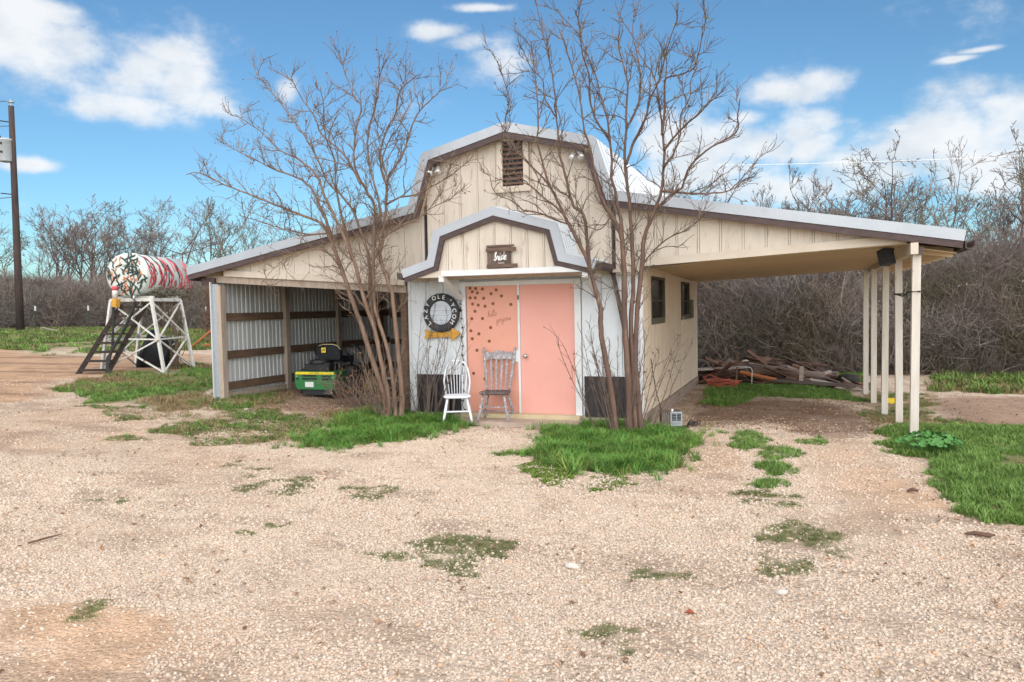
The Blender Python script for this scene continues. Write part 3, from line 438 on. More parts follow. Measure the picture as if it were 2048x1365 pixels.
# ------------------------------------------------------------------ scatter of real geometry (stuff)
def scatter(name, P, rot, scl, protos, label=None, cat=None):
    me = bpy.data.meshes.new(name); me.vertices.add(len(P)); me.vertices.foreach_set('co', np.asarray(P, np.float32).ravel())
    a = me.attributes.new('turn', 'FLOAT_VECTOR', 'POINT'); a.data.foreach_set('vector', np.asarray(rot, np.float32).ravel())
    a = me.attributes.new('size', 'FLOAT', 'POINT'); a.data.foreach_set('value', np.asarray(scl, np.float32).ravel())
    me.update(); o = link(name, me); tag(o, label, cat, None, 'stuff')
    ng = bpy.data.node_groups.new(name, 'GeometryNodeTree')
    ng.interface.new_socket('Geometry', in_out='INPUT', socket_type='NodeSocketGeometry'); ng.interface.new_socket('Geometry', in_out='OUTPUT', socket_type='NodeSocketGeometry')
    gi, go = ng.nodes.new('NodeGroupInput'), ng.nodes.new('NodeGroupOutput')
    ip = ng.nodes.new('GeometryNodeInstanceOnPoints'); jn = ng.nodes.new('GeometryNodeJoinGeometry'); ip.inputs['Pick Instance'].default_value = True
    for p in protos:
        oi = ng.nodes.new('GeometryNodeObjectInfo'); oi.inputs['Object'].default_value = p; oi.inputs['As Instance'].default_value = True
        ng.links.new(oi.outputs['Geometry'], jn.inputs[0])
    a1 = ng.nodes.new('GeometryNodeInputNamedAttribute'); a1.data_type = 'FLOAT_VECTOR'; a1.inputs['Name'].default_value = 'turn'
    a2 = ng.nodes.new('GeometryNodeInputNamedAttribute'); a2.data_type = 'FLOAT'; a2.inputs['Name'].default_value = 'size'
    er = ng.nodes.new('FunctionNodeEulerToRotation')
    k = ng.links.new; k(gi.outputs[0], ip.inputs['Points']); k(jn.outputs[0], ip.inputs['Instance']); k(a1.outputs['Attribute'], er.inputs[0]); k(er.outputs[0], ip.inputs['Rotation']); k(a2.outputs['Attribute'], ip.inputs['Scale']); k(ip.outputs[0], go.inputs[0])
    md = o.modifiers.new('scatter', 'NODES'); md.node_group = ng
    return o
def proto(name, me):
    return bpy.data.objects.new(name, me)
CAMP = np.array([4.312, -11.393]); FW = np.array([f_.x, f_.y]) / math.hypot(f_.x, f_.y); RT_ = np.array([r_.x, r_.y])
def in_view(x, y, margin=1.10):
    d = np.stack([x, y], -1) - CAMP; z = d @ FW; u = d @ RT_
    return (z > 1.5) & (np.abs(u) < z * .662 * margin + .6)
def noise_mask(x, y, lo, hi, fr, seed): return rng.random(x.size) < smooth(lo, hi, fbm(x * fr, y * fr, seed, 4))
# gravel: angular pebbles, thinning out with distance
PEB = []
PEBCOL = bpy.data.materials.new('pebble'); PEBCOL.use_nodes = True; t = PEBCOL.node_tree; b = t.nodes['Principled BSDF']; b.inputs['Roughness'].default_value = .9; b.inputs['Specular IOR Level'].default_value = .2
oi = t.nodes.new('ShaderNodeObjectInfo'); cr2 = t.nodes.new('ShaderNodeValToRGB'); cr2.color_ramp.interpolation = 'LINEAR'
els = [(0, (.36, .28, .21)), (.06, (.47, .37, .28)), (.20, (.58, .47, .365)), (.42, (.61, .51, .41)), (.60, (.57, .45, .345)), (.76, (.64, .55, .455)), (.87, (.59, .44, .33)), (.95, (.56, .36, .23)), (1, (.60, .50, .40))]
cr2.color_ramp.elements[0].position = 0; cr2.color_ramp.elements[0].color = (*els[0][1], 1); cr2.color_ramp.elements[1].position = 1; cr2.color_ramp.elements[1].color = (*els[-1][1], 1)
for p_, c_ in els[1:-1]:
    e_ = cr2.color_ramp.elements.new(p_); e_.color = (*c_, 1)
t.links.new(oi.outputs['Random'], cr2.inputs[0]); t.links.new(cr2.outputs[0], b.inputs['Base Color'])
phi = (1 + 5 ** .5) / 2
ICO = np.array([(-1, phi, 0), (1, phi, 0), (-1, -phi, 0), (1, -phi, 0), (0, -1, phi), (0, 1, phi), (0, -1, -phi), (0, 1, -phi), (phi, 0, -1), (phi, 0, 1), (-phi, 0, -1), (-phi, 0, 1)]) / 1.902
ICF = np.array([(0, 11, 5), (0, 5, 1), (0, 1, 7), (0, 7, 10), (0, 10, 11), (1, 5, 9), (5, 11, 4), (11, 10, 2), (10, 7, 6), (7, 1, 8), (3, 9, 4), (3, 4, 2), (3, 2, 6), (3, 6, 8), (3, 8, 9), (4, 9, 5), (2, 4, 11), (6, 2, 10), (8, 6, 7), (9, 8, 1)])
for k in range(8):
    co = ICO * (1 + rng.normal(0, .16, (12, 1))) * np.array([1.0, rng.uniform(.6, .95), rng.uniform(.42, .7)])
    me = np_mesh('pebble', co, ICF); me.materials.append(PEBCOL); PEB.append(proto('pebble', me))
def sample(n, x0, x1, y0, y1): return rng.uniform(x0, x1, n), rng.uniform(y0, y1, n)
def soilmask(x, y):
    ok = ~region(GRASS, LUSH + ['bigR', 'behind', 'lawnA', 'farR', 'field'], x, y, .25, 2.0, 84)
    g = np.ones(x.size)
    g[region(DIRT, ['road'], x, y, .5, 1, 71)] = .18
    g[region(DIRT, ['corner', 'rightp', 'leftmid', 'gr2'], x, y, .4, 1.2, 72)] = .13
    g[region(DIRT, ['trackA', 'trackB', 'trackC', 'trackD'], x, y, .35, 1.1, 77)] = .30
    g[region(DIRT, ['shed'], x, y, .3, 1.4, 73)] = .12
    g[region(DIRT, ['carport'], x, y, .5, 1.2, 74)] = .12
    g[region(DIRT, ['rightyard'], x, y, .5, 1.2, 75)] = .15
    g[region(GRASS, MOSS, x, y, .3, 3.5, 87) & (fbm(x * 4.5, y * 4.5, 88, 4) > .40)] *= .3
    g *= 1 - .6 * smooth(.56, .68, fbm(x * 1.4, y * 2.4, 66, 4)); g *= 1 - .5 * smooth(.60, .70, fbm(x * 2.2 + y * .4, y * 3.5, 61, 4))
    return ok & (rng.random(x.size) < g)
x, y = sample(900000, -12, 9, -10, 1.6)
k = in_view(x, y); x, y = x[k], y[k]
d = np.hypot(x - CAMP[0], y - CAMP[1])
k = (rng.random(x.size) < np.clip(1.25 - d / 13.5, .12, 1)) & soilmask(x, y) & ~((x > -1.9) & (x < 2.1) & (y > -.25)); x, y = x[k], y[k]
clump = smooth(.25, .6, fbm(x * 1.1, y * 1.1, 95, 4)); k = rng.random(x.size) < .5 + .5 * clump; x, y = x[k], y[k]
n = x.size
size = np.clip(rng.lognormal(math.log(.0090), .34, n), .0055, .019) * (.72 + .62 * fbm(x * .9, y * .9, 99, 3))
P = np.stack([x, y, terrain(x, y) + .025 * (fbm(x * 5, y * 5, 11, 3) - .5) + size * .18], -1)
scatter('gravel', P, np.stack([rng.normal(0, .35, n), rng.normal(0, .35, n), rng.uniform(0, 6.28, n)], -1), size, PEB)
# ------------------------------------------------------------------ the barn
barn = thing('barn', 'cream gambrel barn with salmon double doors, open shed bay and carport wing', 'barn', (0.1, 3.4, 0), world_parts=True)
TOP = [(-6.30, 2.55), (-1.58, 3.41), (-1.31, 4.24), (0.02, 4.57), (1.35, 4.24), (1.62, 3.41), (6.30, 2.57)]   # roof edge, fascia top
def band(mb, line, d0, d1, ya, yb):
    a, b_ = offset(line, d0), offset(line, d1)
    for i in range(len(line) - 1): mb.prism([a[i], a[i + 1], b_[i + 1], b_[i]], 'y', ya, yb)
    return mb
def bands(name, line, d0, d1, ya, yb, m, gap=.0):
    a, b_ = offset(line, d0), offset(line, d1)
    for i in range(len(line) - 1):
        MB().prism([a[i], a[i + 1], b_[i + 1], b_[i]], 'y', ya, yb).build(name, m, barn)
def ribbed(line, d, y0, y1, pitch=.23, h=.02):
    """ribbed metal sheet: ribs run down the slope"""
    for i in range(len(line) - 1):
        (xa, za), (xb, zb) = offset(line, d)[i], offset(line, d)[i + 1]
        dx, dz = xb - xa, zb - za; Ln = math.hypot(dx, dz); nx_, nz_ = -dz / Ln, dx / Ln
        mb = MB(); ys = []; yy = y0
        while yy < y1 - .05:
            ys += [(yy, 0), (yy + pitch * .7, 0), (yy + pitch * .78, h), (yy + pitch * .92, h)]; yy += pitch
        ys.append((y1, 0)); vs = []
        for (q, hh) in ys: vs += [(xa + nx_ * hh, q, za + nz_ * hh), (xb + nx_ * hh, q, zb + nz_ * hh)]
        n = len(vs); vs2 = [(p[0] - nx_ * .012, p[1], p[2] - nz_ * .012) for p in vs]
        fs = []
        for j in range(len(ys) - 1): fs.append((2 * j, 2 * j + 1, 2 * j + 3, 2 * j + 2)); fs.append((n + 2 * j + 2, n + 2 * j + 3, n + 2 * j + 1, n + 2 * j))
        mb.add(vs + vs2, fs); mb.build('roof_panel', ROOFM, barn)
bands('rake_trim', TOP, .0, .145, -.018, .0, METAL)
bands('fascia_board', TOP, -.09, -.002, -.006, .034, FASCIA)
bands('roof_deck', TOP, -.03, .11, .036, 6.96, CEIL)
ribbed(TOP, .125, .002, 7.0)
bands('rake_trim', TOP, .0, .145, 7.0, 7.018, METAL)
# rafter tails under the right eave and end blocks
for s_, xe, xp in ((1, 6.26, 5.80), (-1, -6.26, -5.80)):
    for yy in np.arange(.5, 6.8, .61):
        za, zb = interp(TOP, xp) - .14, interp(TOP, xe) - .13
        MB().bar((xp, yy, za), (xe, yy, zb), .04, .12).build('rafter_tail', CEIL, barn)
    MB().box((s_ * 6.29, 3.5, interp(TOP, xe) - .06), (.03, 6.9, .11)).build('eave_board', FASCIA, barn)
# gutter along the right eave
gprof = [(6.31, 2.57), (6.31, 2.49), (6.34, 2.46), (6.39, 2.46), (6.425, 2.50), (6.43, 2.575), (6.415, 2.575), (6.41, 2.50), (6.385, 2.475), (6.345, 2.475), (6.325, 2.495), (6.325, 2.57)]
MB().prism(gprof, 'y', -.03, 6.9).build('gutter', FASCIA, barn)
# --- board and batten gable, one board per piece
YW = .205
def lower(x):
    if x < -1.88: return 2.23 + .073 * (-1.81 - x) + .1
    if x > 2.08: return 2.41 + .05 * (x - 2.2) + .1
    return 2.30
def board_wall(xs, y, low, top, thick=.02, m=CREAM, gap=.0175):
    for a, b_ in zip(xs, xs[1:]):
        a2, b2 = a + gap, b_ - gap
        mids = [p for p in top if a2 < p[0] < b2]
        tp = [(a2, interp(top, a2))] + mids + [(b2, interp(top, b2))]
        lo_a, lo_b = (low(a2), low(b2)) if callable(low) else (low, low)
        if tp[0][1] - lo_a < .01 and tp[-1][1] - lo_b < .01 and not mids: continue
        tp = [(p[0], max(p[1], (low(p[0]) if callable(low) else low) + .003)) for p in tp]
        MB().prism([(a2, lo_a), (b2, lo_b)] + tp[::-1], 'y', y, y + thick).build('siding_board', m, barn)
def battens(xs, y, low, top, w=.024, m=CREAM):
    for x_ in xs:
        lo_ = low(x_) if callable(low) else low; hi_ = interp(top, x_)
        if hi_ - lo_ < .06: continue
        MB().prism([(x_ - w / 2, lo_), (x_ + w / 2, lo_), (x_ + w / 2, interp(top, x_ + w / 2)), (x_ - w / 2, interp(top, x_ - w / 2))], 'y', y - .006, y + .014).build('batten', m, barn)
TW = offset(TOP, -.035)
xm = [-1.47] + [-1.155 + .305 * k for k in range(10)] + [1.66]
board_wall(xm, YW, 2.30, TW); battens([x_ for x_ in xm[1:-1]], YW, 2.30, TW)
xl = [-6.0] + [-5.70 + .3167 * k for k in range(14)][:14] + [-1.50]
xl = [x_ for x_ in xl if x_ <= -1.5]; xl = xl if xl[-1] == -1.5 else xl + [-1.5]
board_wall(xl, YW, lower, TW); battens(xl[1:-1], YW, lower, TW)
xr = [1.69] + [2.0 + .3125 * k for k in range(13)] + [5.95]
board_wall(xr, YW, lower, TW); battens(xr[1:-1], YW, lower, TW)
for x_, z0 in ((-1.487, 2.45), (1.677, 2.45)):                       # dark open joints beside the loft wall
    MB().box((x_, YW + .012, (z0 + 3.40) / 2), (.022, .02, 3.40 - z0)).build('dark_joint', BLACK, barn)
# bottom trims of the wings (they rise outwards)
def slope_trim(x0, x1, f0, h, y0, y1, m, name='gable_trim'):
    MB().prism([(x0, f0(x0)), (x1, f0(x1)), (x1, f0(x1) + h), (x0, f0(x0) + h)], 'y', y0, y1).build(name, m, barn)
fl = lambda x_: 2.23 + .073 * (-1.81 - x_); fr = lambda x_: 2.41 + .05 * (x_ - 2.2)
slope_trim(-5.62, -1.89, fl, .11, .150, .19, CREAM_TRIM); slope_trim(2.09, 5.66, fr, .115, .150, .19, CREAM_TRIM)
slope_trim(1.60, 2.09, lambda x_: 2.33, .05, .165, .2, CREAM_TRIM)
slope_trim(-6.05, -1.89, lambda x_: fl(x_) - .125, .122, .20, .24, TANWOOD, 'header_beam')
DARKB = mat('dark_sheathing', (.20, .155, .12), (.15, .115, .09), 4, .9)
_tw = offset(TOP, -.04)
for a_, b__ in ((-6.0, -1.6), (-1.56, 1.60), (1.64, 5.9)):
    mids = [p for p in _tw if a_ < p[0] < b__]
    lo__ = (lambda q: 2.33) if a_ == -1.56 else (lambda q: lower(q) + .02)
    pts = [(a_, lo__(a_)), (b__, lo__(b__)), (b__, max(interp(_tw, b__), lo__(b__) + .005))] + mids[::-1] + [(a_, max(interp(_tw, a_), lo__(a_) + .005))]
    MB().prism(pts, 'y', .2275, .236).build('gable_sheathing', DARKB, barn)
MB().prism([(-1.56, 2.45), (1.60, 2.45)] + [p for p in _tw if -1.6 < p[0] < 1.64][::-1], 'y', 6.78, 6.80).build('rear_gable', CREAM_DIRTY, barn)
# --- loft vent
for nm, c_, d_, m_ in (('vent_frame', (-.135, .175, 4.06), (.09, .035, .80), CREAM_TRIM), ('vent_frame', (.305, .175, 4.06), (.09, .035, .80), CREAM_TRIM), ('vent_frame', (.085, .175, 4.49), (.53, .035, .07), CREAM_TRIM), ('vent_frame', (.085, .17, 3.70), (.60, .045, .09), CREAM_TRIM)):
    MB().box(c_, d_).build(nm, m_, barn)
vent = MB().box((.085, .199, 4.10), (.35, .006, .72)).build('vent', BLACK, barn)
for k in range(9):
    MB().box((.085, .178, 3.79 + k * .077), (.35, .052, .012), Euler((.62, 0, 0))).build('vent_slat', VENT, vent)
# --- white entrance wall
door_l, door_r, zs, zt = -.82, 1.02, .125, 2.19
for a, b_ in ((-1.88, -1.56), (-1.56, -1.24), (-1.24, -.93), (1.13, 1.45), (1.45, 1.77), (1.77, 2.08)):
    MB().box(((a + b_) / 2, .31, 1.21), (b_ - a - .008, .02, 2.22)).build('siding_board', WHITE, barn)
MB().box((.1, .345, 2.25), (3.96, .02, .12)).build('wall_plate', WHITE, barn)
for x_, w_ in ((-.875, .10), (1.075, .10)): MB().box((x_, .285, 1.15), (w_, .05, 2.08)).build('door_frame', WHITE_TRIM, barn)
MB().box((.1, .285, 2.225), (2.05, .05, .07)).build('door_frame', WHITE_TRIM, barn)
MB().box((-1.865, .285, 1.21), (.045, .03, 2.22)).build('corner_board', WHITE_TRIM, barn); MB().box((2.07, .285, 1.25), (.05, .03, 2.3)).build('corner_board', WHITE_TRIM, barn)
for a, b_ in ((-1.76, -.95), (1.16, 2.0)):
    n_ = 4
    for k in range(n_):
        x0 = a + (b_ - a) * k / n_; x1 = a + (b_ - a) * (k + 1) / n_
        MB().box(((x0 + x1) / 2, .292, .415), (x1 - x0 - .006, .016, .64)).build('wainscot_board', DARKPANEL, barn)
MB().box((0.1, .33, .03), (3.9, .08, .2)).build('footing', CONCRETE, barn)
# --- doors
def door(x0, x1, name, m_=PINK):
    return MB().box(((x0 + x1) / 2, .312, (zs + zt) / 2), (x1 - x0, .036, zt - zs)).build(name, m_, barn)
dl = door(door_l + .005, .075, 'door', PINK_WARM_LIT); dr = door(.115, door_r - .005, 'door')
dl['label'] = 'left salmon door with bronze dots and hello gorgeous lettering'; dr['label'] = 'plain right salmon door with round knob'
MB().box((.095, .288, (zs + zt) / 2), (.036, .03, zt - zs)).build('astragal', WHITE_TRIM, dl)
MB().box((.093, .27, 1.99), (.02, .012, .07)).build('bolt', BLACK, dl)
MB().box((.045, .288, 1.05), (.11, .008, .19)).build('latch_plate', WHITE_TRIM, dl)
MB().lathe([(.034, 0), (.034, .008), (.014, .012), (.014, .03), (.03, .04), (.034, .055), (.026, .07), (0, .074)], (.20, .293, 1.05), (0, -1, 0), 14).build('knob', STEEL, dr, True)
for d_, a_, b__ in ((dl, door_l + .012, .07), (dr, .12, door_r - .012)): MB().box(((a_ + b__) / 2, .2925, .285), (b__ - a_, .004, .29)).build('kick_plate', PINK if d_ is dr else PINK_WARM_LIT, d_)
DOTS = [(-.75, 2.16), (-.65, 2.15), (-.53, 2.14), (-.29, 2.12), (-.71, 2.10), (-.62, 2.08), (-.38, 2.06), (-.2, 2.02), (-.75, 2.0), (-.66, 2.0), (-.51, 1.99), (-.71, 1.9), (-.61, 1.88), (-.49, 1.86), (-.35, 1.9), (-.04, 1.88), (-.67, 1.78), (-.73, 1.66), (-.54, 1.66), (-.4, 1.51), (-.61, 1.41), (-.73, 1.33), (-.43, 1.29), (-.65, 1.14), (-.72, .76), (-.75, 1.46), (-.52, .67), (-.39, .84)]
dm = MB().lathe([(.027, 0), (.027, .003), (0, .004)], (0, 0, 0), (0, -1, 0), 14).mesh('dot', GOLD)
for x_, z_ in DOTS:
    o = link('dot', dm, dl); o.location = (x_, .2935, z_)
script_word('hello', -.445, .2925, 1.675, .052, .0026, .19).build('lettering', INK, dl); script_word('gorgeous', -.30, .2925, 1.585, .050, .0026, .19).build('lettering', INK, dl)
MB().box((.1, .225, .087), (2.02, .13, .07)).build('sill', SILL, barn)
MB().box((.12, -.03, .015), (2.1, .42, .07)).build('door_slab', CONCRETE, barn)
# --- porch gable over the doors
PT = [(-1.54, 2.33), (-1.01, 2.49), (-.89, 2.95), (0.0, 3.22), (.89, 2.96), (1.01, 2.50), (1.56, 2.36)]
bands('porch_rake_trim', PT, .0, .132, -.518, -.502, METAL)
bands('porch_fascia', PT, -.075, -.002, -.506, -.468, FASCIA)
bands('porch_roof_deck', PT, -.03, .108, -.466, .18, CEIL)
ribbed(PT, .122, -.50, .20, .12, .022)
PW = offset(PT, -.035)
xp = [-1.05] + [-.80 + .262 * k for k in range(7)] + [1.05]
board_wall(xp, -.44, 2.42, PW, .02); battens(xp[1:-1], -.44, 2.42, PW, .022)
MB().box((.27, -.478, 2.375), (2.32, .05, .085)).build('porch_beam', WHITE_TRIM, barn)
MB().box((-1.18, -.46, 2.37), (.58, .03, .10)).build('porch_trim', CREAM_TRIM, barn)
MB().box((.1, -.11, 2.345), (2.9, .66, .02)).build('soffit', CREAM_TRIM, barn)
MB().box((-1.475, -.12, 2.36), (.02, .66, .16)).build('porch_cheek', CREAM, barn); MB().box((1.47, -.12, 2.37), (.02, .66, .2)).build('porch_cheek', CREAM, barn)
for x_ in (-.90, 1.40):
    MB().bar((x_, -.44, 2.31), (x_, .27, 1.98), .07, .07).build('knee_brace', WHITE_TRIM, barn)
    MB().box((x_, -.452, 2.30), (.085, .06, .10)).build('brace_block', WHITE_TRIM, barn)
def gutter(x0, s_, z0, y0, y1):
    pr = [(0, 0), (0, -.07), (.03, -.095), (.075, -.095), (.105, -.06), (.11, .01), (.098, .01), (.092, -.055), (.07, -.083), (.034, -.083), (.012, -.062), (.012, 0)]
    g_ = MB().prism([(x0 + s_ * p[0], z0 + p[1]) for p in pr][::s_], 'y', y0, y1).build('gutter', FASCIA, barn)
    MB().prism([(x0 + s_ * p[0], z0 + p[1]) for p in pr[:6]][::s_], 'y', y1 - .012, y1 - .002).build('end_cap', FASCIA, g_)
    MB().prism([(x0 + s_ * p[0], z0 + p[1]) for p in pr[:6]][::s_], 'y', y0 + .002, y0 + .012).build('end_cap', FASCIA, g_)
gutter(1.575, 1, 2.44, -.50, .19); gutter(-1.555, -1, 2.40, -.50, .19)
MB().bar((1.645, .235, 2.36), (1.96, .262, .72), .06, .045, (0, 1, 0)).build('downspout', FASCIA, barn)
MB().bar((1.635, .17, 2.35), (1.65, .238, 2.31), .06, .05, (1, 0, 0)).build('downspout_elbow', FASCIA, barn)
# --- room side wall under the carport
ZB = .165
for k in range(31):
    y0 = .33 + k * .2065; y1 = y0 + .2065
    segs = [(ZB, 2.45)]
    for (wa, wb, z0, z1) in ((.97, 2.29, 1.51, 2.29), (4.38, 5.53, 1.51, 2.28)):
        if y1 > wa + .01 and y0 < wb - .01: segs = [(ZB, z0), (z1, 2.45)]
    for z0, z1 in segs: MB().box((2.094, (y0 + y1) / 2, (z0 + z1) / 2), (.018, y1 - y0 - .012, z1 - z0)).build('siding_board', CREAM_DIRTY, barn)
MB().box((2.06, 3.53, 1.2), (.03, 6.4, .4)).build('wall_sheathing', CREAM_DIRTY, barn)
for (a, b_, z0, z1) in ((.33, .95, .2, 2.44), (2.31, 4.36, .2, 2.44), (5.55, 6.73, .2, 2.44), (.95, 2.31, .2, 1.49), (4.36, 5.55, .2, 1.49)):
    MB().box((2.076, (a + b_) / 2, (z0 + z1) / 2), (.012, b_ - a, z1 - z0)).build('wall_sheathing', CREAM_DIRTY, barn)
for (wa, wb, z0, z1) in ((.97, 2.29, 1.51, 2.29), (4.38, 5.53, 1.51, 2.28)):
    w_ = MB().box((2.05, (wa + wb) / 2, (z0 + z1) / 2), (.008, wb - wa, z1 - z0)).build('window', GLASS, barn)
    for yy in (wa + .025, wb - .025): MB().box((2.083, yy, (z0 + z1) / 2), (.05, .05, z1 - z0)).build('frame', WFRAME, w_)
    MB().box((2.083, (wa + wb) / 2, z1 - .022), (.05, wb - wa - .1, .045)).build('frame', WFRAME, w_)
    MB().box((2.085, (wa + wb) / 2, z0 + .05), (.055, wb - wa - .1, .10)).build('frame', SCREEN, w_)
    MB().box((2.06, (wa + wb) / 2, (z0 + z1) / 2), (.02, wb - wa - .1, .03)).build('meeting_rail', WFRAME, w_)
MB().box((2.118, 5.80, 1.72), (.02, .44, .40)).build('window_screen', SCREEN, barn)
MB().box((2.105, 6.70, 1.3), (.03, .06, 2.3)).build('corner_board', POST, barn); MB().box((2.05, 6.74, 1.3), (.10, .025, 2.3)).build('corner_board', POST, barn)
for k in range(3):
    y0, y1 = .30 + k * 2.15, .30 + (k + 1) * 2.15 - .006
    MB().box((2.112, (y0 + y1) / 2, .06), (.04, y1 - y0, .20)).build('skirting_board', SKIRT, barn)
    MB().box((2.10, (y0 + y1) / 2, -.10), (.05, y1 - y0, .14)).build('foundation_board', SKIRT, barn)
MB().box((.1, 6.75, 1.25), (3.95, .03, 2.5)).build('back_wall', CREAM_DIRTY, barn)
MB().box((-1.885, 3.4, 1.2), (.03, 6.2, 2.3)).build('shed_wall', BWOOD, barn)
# ledger along the room wall and the flat carport ceiling
MB().box((2.13, 3.5, 2.43), (.035, 6.5, .11)).build('ledger', CREAM_DIRTY, barn)
cz = lambda x_, y_: 2.415 + .046 * (x_ - 2.2) - .012 * y_
for k in range(6):
    y0, y1 = .2 + k * 1.125, .2 + (k + 1) * 1.125 - .006
    MB().add([(2.11, y0, cz(2.11, y0)), (5.70, y0, cz(5.70, y0)), (5.70, y1, cz(5.70, y1)), (2.11, y1, cz(2.11, y1))] + [(2.11, y0, cz(2.11, y0) + .012), (5.70, y0, cz(5.70, y0) + .012), (5.70, y1, cz(5.70, y1) + .012), (2.11, y1, cz(2.11, y1) + .012)],
             [(3, 2, 1, 0), (4, 5, 6, 7), (0, 1, 5, 4), (1, 2, 6, 5), (2, 3, 7, 6), (3, 0, 4, 7)]).build('ceiling_panel', CEIL, barn)
for k in range(6):
    y0, y1 = .24 + k * 1.12, .24 + (k + 1) * 1.12 - .006
    za, zb = interp(TOP, 5.78) - .15, interp(TOP, 6.26) - .15
    MB().prism([(5.78, za), (6.26, zb), (6.26, zb + .012), (5.78, za + .012)], 'y', y0, y1).build('eave_panel', CEIL, barn)
slope_trim(2.09, 5.66, lambda x_: fr(x_) - .075, .12, 6.72, 6.76, CEIL, 'rear_beam')
MB().box((5.73, 3.42, 2.50), (.09, 6.9, .15)).build('carport_beam', CREAM_TRIM, barn)
MB().box((5.81, .035, 2.47), (.06, .05, .10)).build('beam_block', FASCIA, barn)
for k, (x_, y_) in enumerate(((5.745, .13), (5.745, 1.75), (5.69, 3.35), (5.65, 4.95), (5.63, 6.55))):
    z0 = gz(x_, y_) - .12
    o = MB().box((0, 0, (2.425 - z0) / 2), (.10, .125, 2.425 - z0)).build('carport_post', POST, barn)
    o.location = Vector((x_, y_, z0)) - Vector(barn.location); o.matrix_parent_inverse = Matrix.Identity(4); o.rotation_euler = (rad(random.uniform(-.5, .5)), rad((.6, -.3, .4, .2, .1)[k]), 0)
# --- open shed bay on the left
def corr(y0, y1, x_, z0, z1, name='wall_sheet'):
    mb = MB(); pts = []; yy = y0; p = .125
    while yy < y1 - .01:
        for dy, dx in ((0, 0), (.05, 0), (.062, .018), (.098, .018), (.11, 0)):
            if yy + dy < y1: pts.append((yy + dy, dx))
        yy += p
    pts.append((y1, 0)); vs = []
    for q, dx in pts: vs += [(x_ - dx, q, z0), (x_ - dx, q, z1)]
    n = len(vs); vs2 = [(p_[0] - .004, p_[1], p_[2]) for p_ in vs]
    fs = []
    for j in range(len(pts) - 1): fs.append((2 * j, 2 * j + 2, 2 * j + 3, 2 * j + 1)); fs.append((n + 2 * j + 1, n + 2 * j + 3, n + 2 * j + 2, n + 2 * j))
    mb.add(vs + vs2, fs); return mb
for k in range(7):
    y0 = .24 + k * .9; y1 = min(y0 + .896, 6.5); corr(y0, y1, -5.80, .27 - .012 * k, 2.42).build('wall_sheet', CORR, barn)
for k in range(5):
    x0 = -5.78 + k * .78; mbb = corr(x0, x0 + .776, 0, .15, 2.5)
    o = mbb.build('wall_sheet', CORR, barn); o.rotation_euler = (0, 0, 0)
    me = o.data
    for v in me.vertices: v.co = Vector((v.co.y, 6.52 - v.co.x * -1, v.co.z))
    me.flip_normals()
for y0, y1 in ((.2, 2.02), (2.14, 3.96), (4.08, 5.5), (5.5, 6.45)):
    for zc, h in ((1.755, .15), (1.045, .15), (.46, .15)):
        MB().box((-5.745, (y0 + y1) / 2, zc), (.04, y1 - y0 - .01, h)).build('girt', BWOOD, barn)
for x0, x1 in ((-5.7, -3.9), (-3.9, -1.95)):
    for zc in (1.70, 1.0, .40): MB().box(((x0 + x1) / 2, 6.46, zc), (x1 - x0 - .01, .04, .14)).build('girt', BWOOD, barn)
for (x_, y_, m_, z1) in ((-5.70, .15, TANWOOD, 2.34), (-5.71, 2.08, TANWOOD, 2.40), (-5.71, 4.02, TANWOOD, 2.5), (-5.71, 5.95, BWOOD, 2.5), (-3.9, 6.40, BWOOD, 2.8), (-1.97, 6.40, BWOOD, 3.2), (-1.95, .28, BWOOD, 2.3)):
    MB().box((x_, y_, (z1 + .1) / 2), (.10, .13, z1 - .1)).build('shed_post', m_, barn)
MB().box((-5.83, .155, 1.32), (.165, .03, 2.10)).build('galvanised_corner', GALV, barn); MB().box((-5.90, 3.3, 1.33), (.02, 6.4, 2.16)).build('outer_sheet', CORR, barn)
MB().box((-5.98, .17, 2.42), (.30, .05, .13)).build('beam_end', FASCIA, barn)
for k in range(8):
    y0 = .3 + k * .8; za, zb = interp(TOP, -5.75) - .13, interp(TOP, -1.95) - .13
    MB().bar((-5.75, y0, za), (-1.95, y0, zb), .045, .13).build('rafter', BWOOD, barn)
for k in range(4):
    a_ = (-5.7 + k * .94, -5.7 + (k + 1) * .94 - .006)
    MB().prism([(a_[0], interp(TOP, a_[0]) - .055), (a_[1], interp(TOP, a_[1]) - .055), (a_[1], interp(TOP, a_[1]) - .04), (a_[0], interp(TOP, a_[0]) - .04)], 'y', .23, 6.5).build('roof_board', BWOOD, barn)
for k in range(3):
    y0 = .2 + k * 2.1; MB().box((-5.74, y0 + 1.05, .27), (.10, 2.09, .12), Euler((-.012, 0, 0))).build('sill_board', TANWOOD, barn)
# --- twin floodlights under the loft rake
for x_, z_, s_ in ((-1.24, 4.10, 1), (1.17, 4.14, -1)):
    fl_ = MB().box((x_, .155, z_ + .06), (.10, .06, .10)).build('floodlight', STEEL, barn)
    for dx in (-.055, .055):
        ax = Vector((dx * 3 + .05 * s_, -.55, -.80)).normalized()
        MB().lathe([(.02, -.02), (.03, 0), (.038, .06), (.058, .12), (.058, .135)], (x_ + dx, .10, z_ + .03), ax, 14).build('lamp_head', ALU, fl_, True)
# cable on the side wall
MB().tube([(2.125, .75, .98), (2.13, .9, .7), (2.135, 1.2, .35), (2.15, 1.55, .05)], .007, 5).build('cable', BLACK, barn)
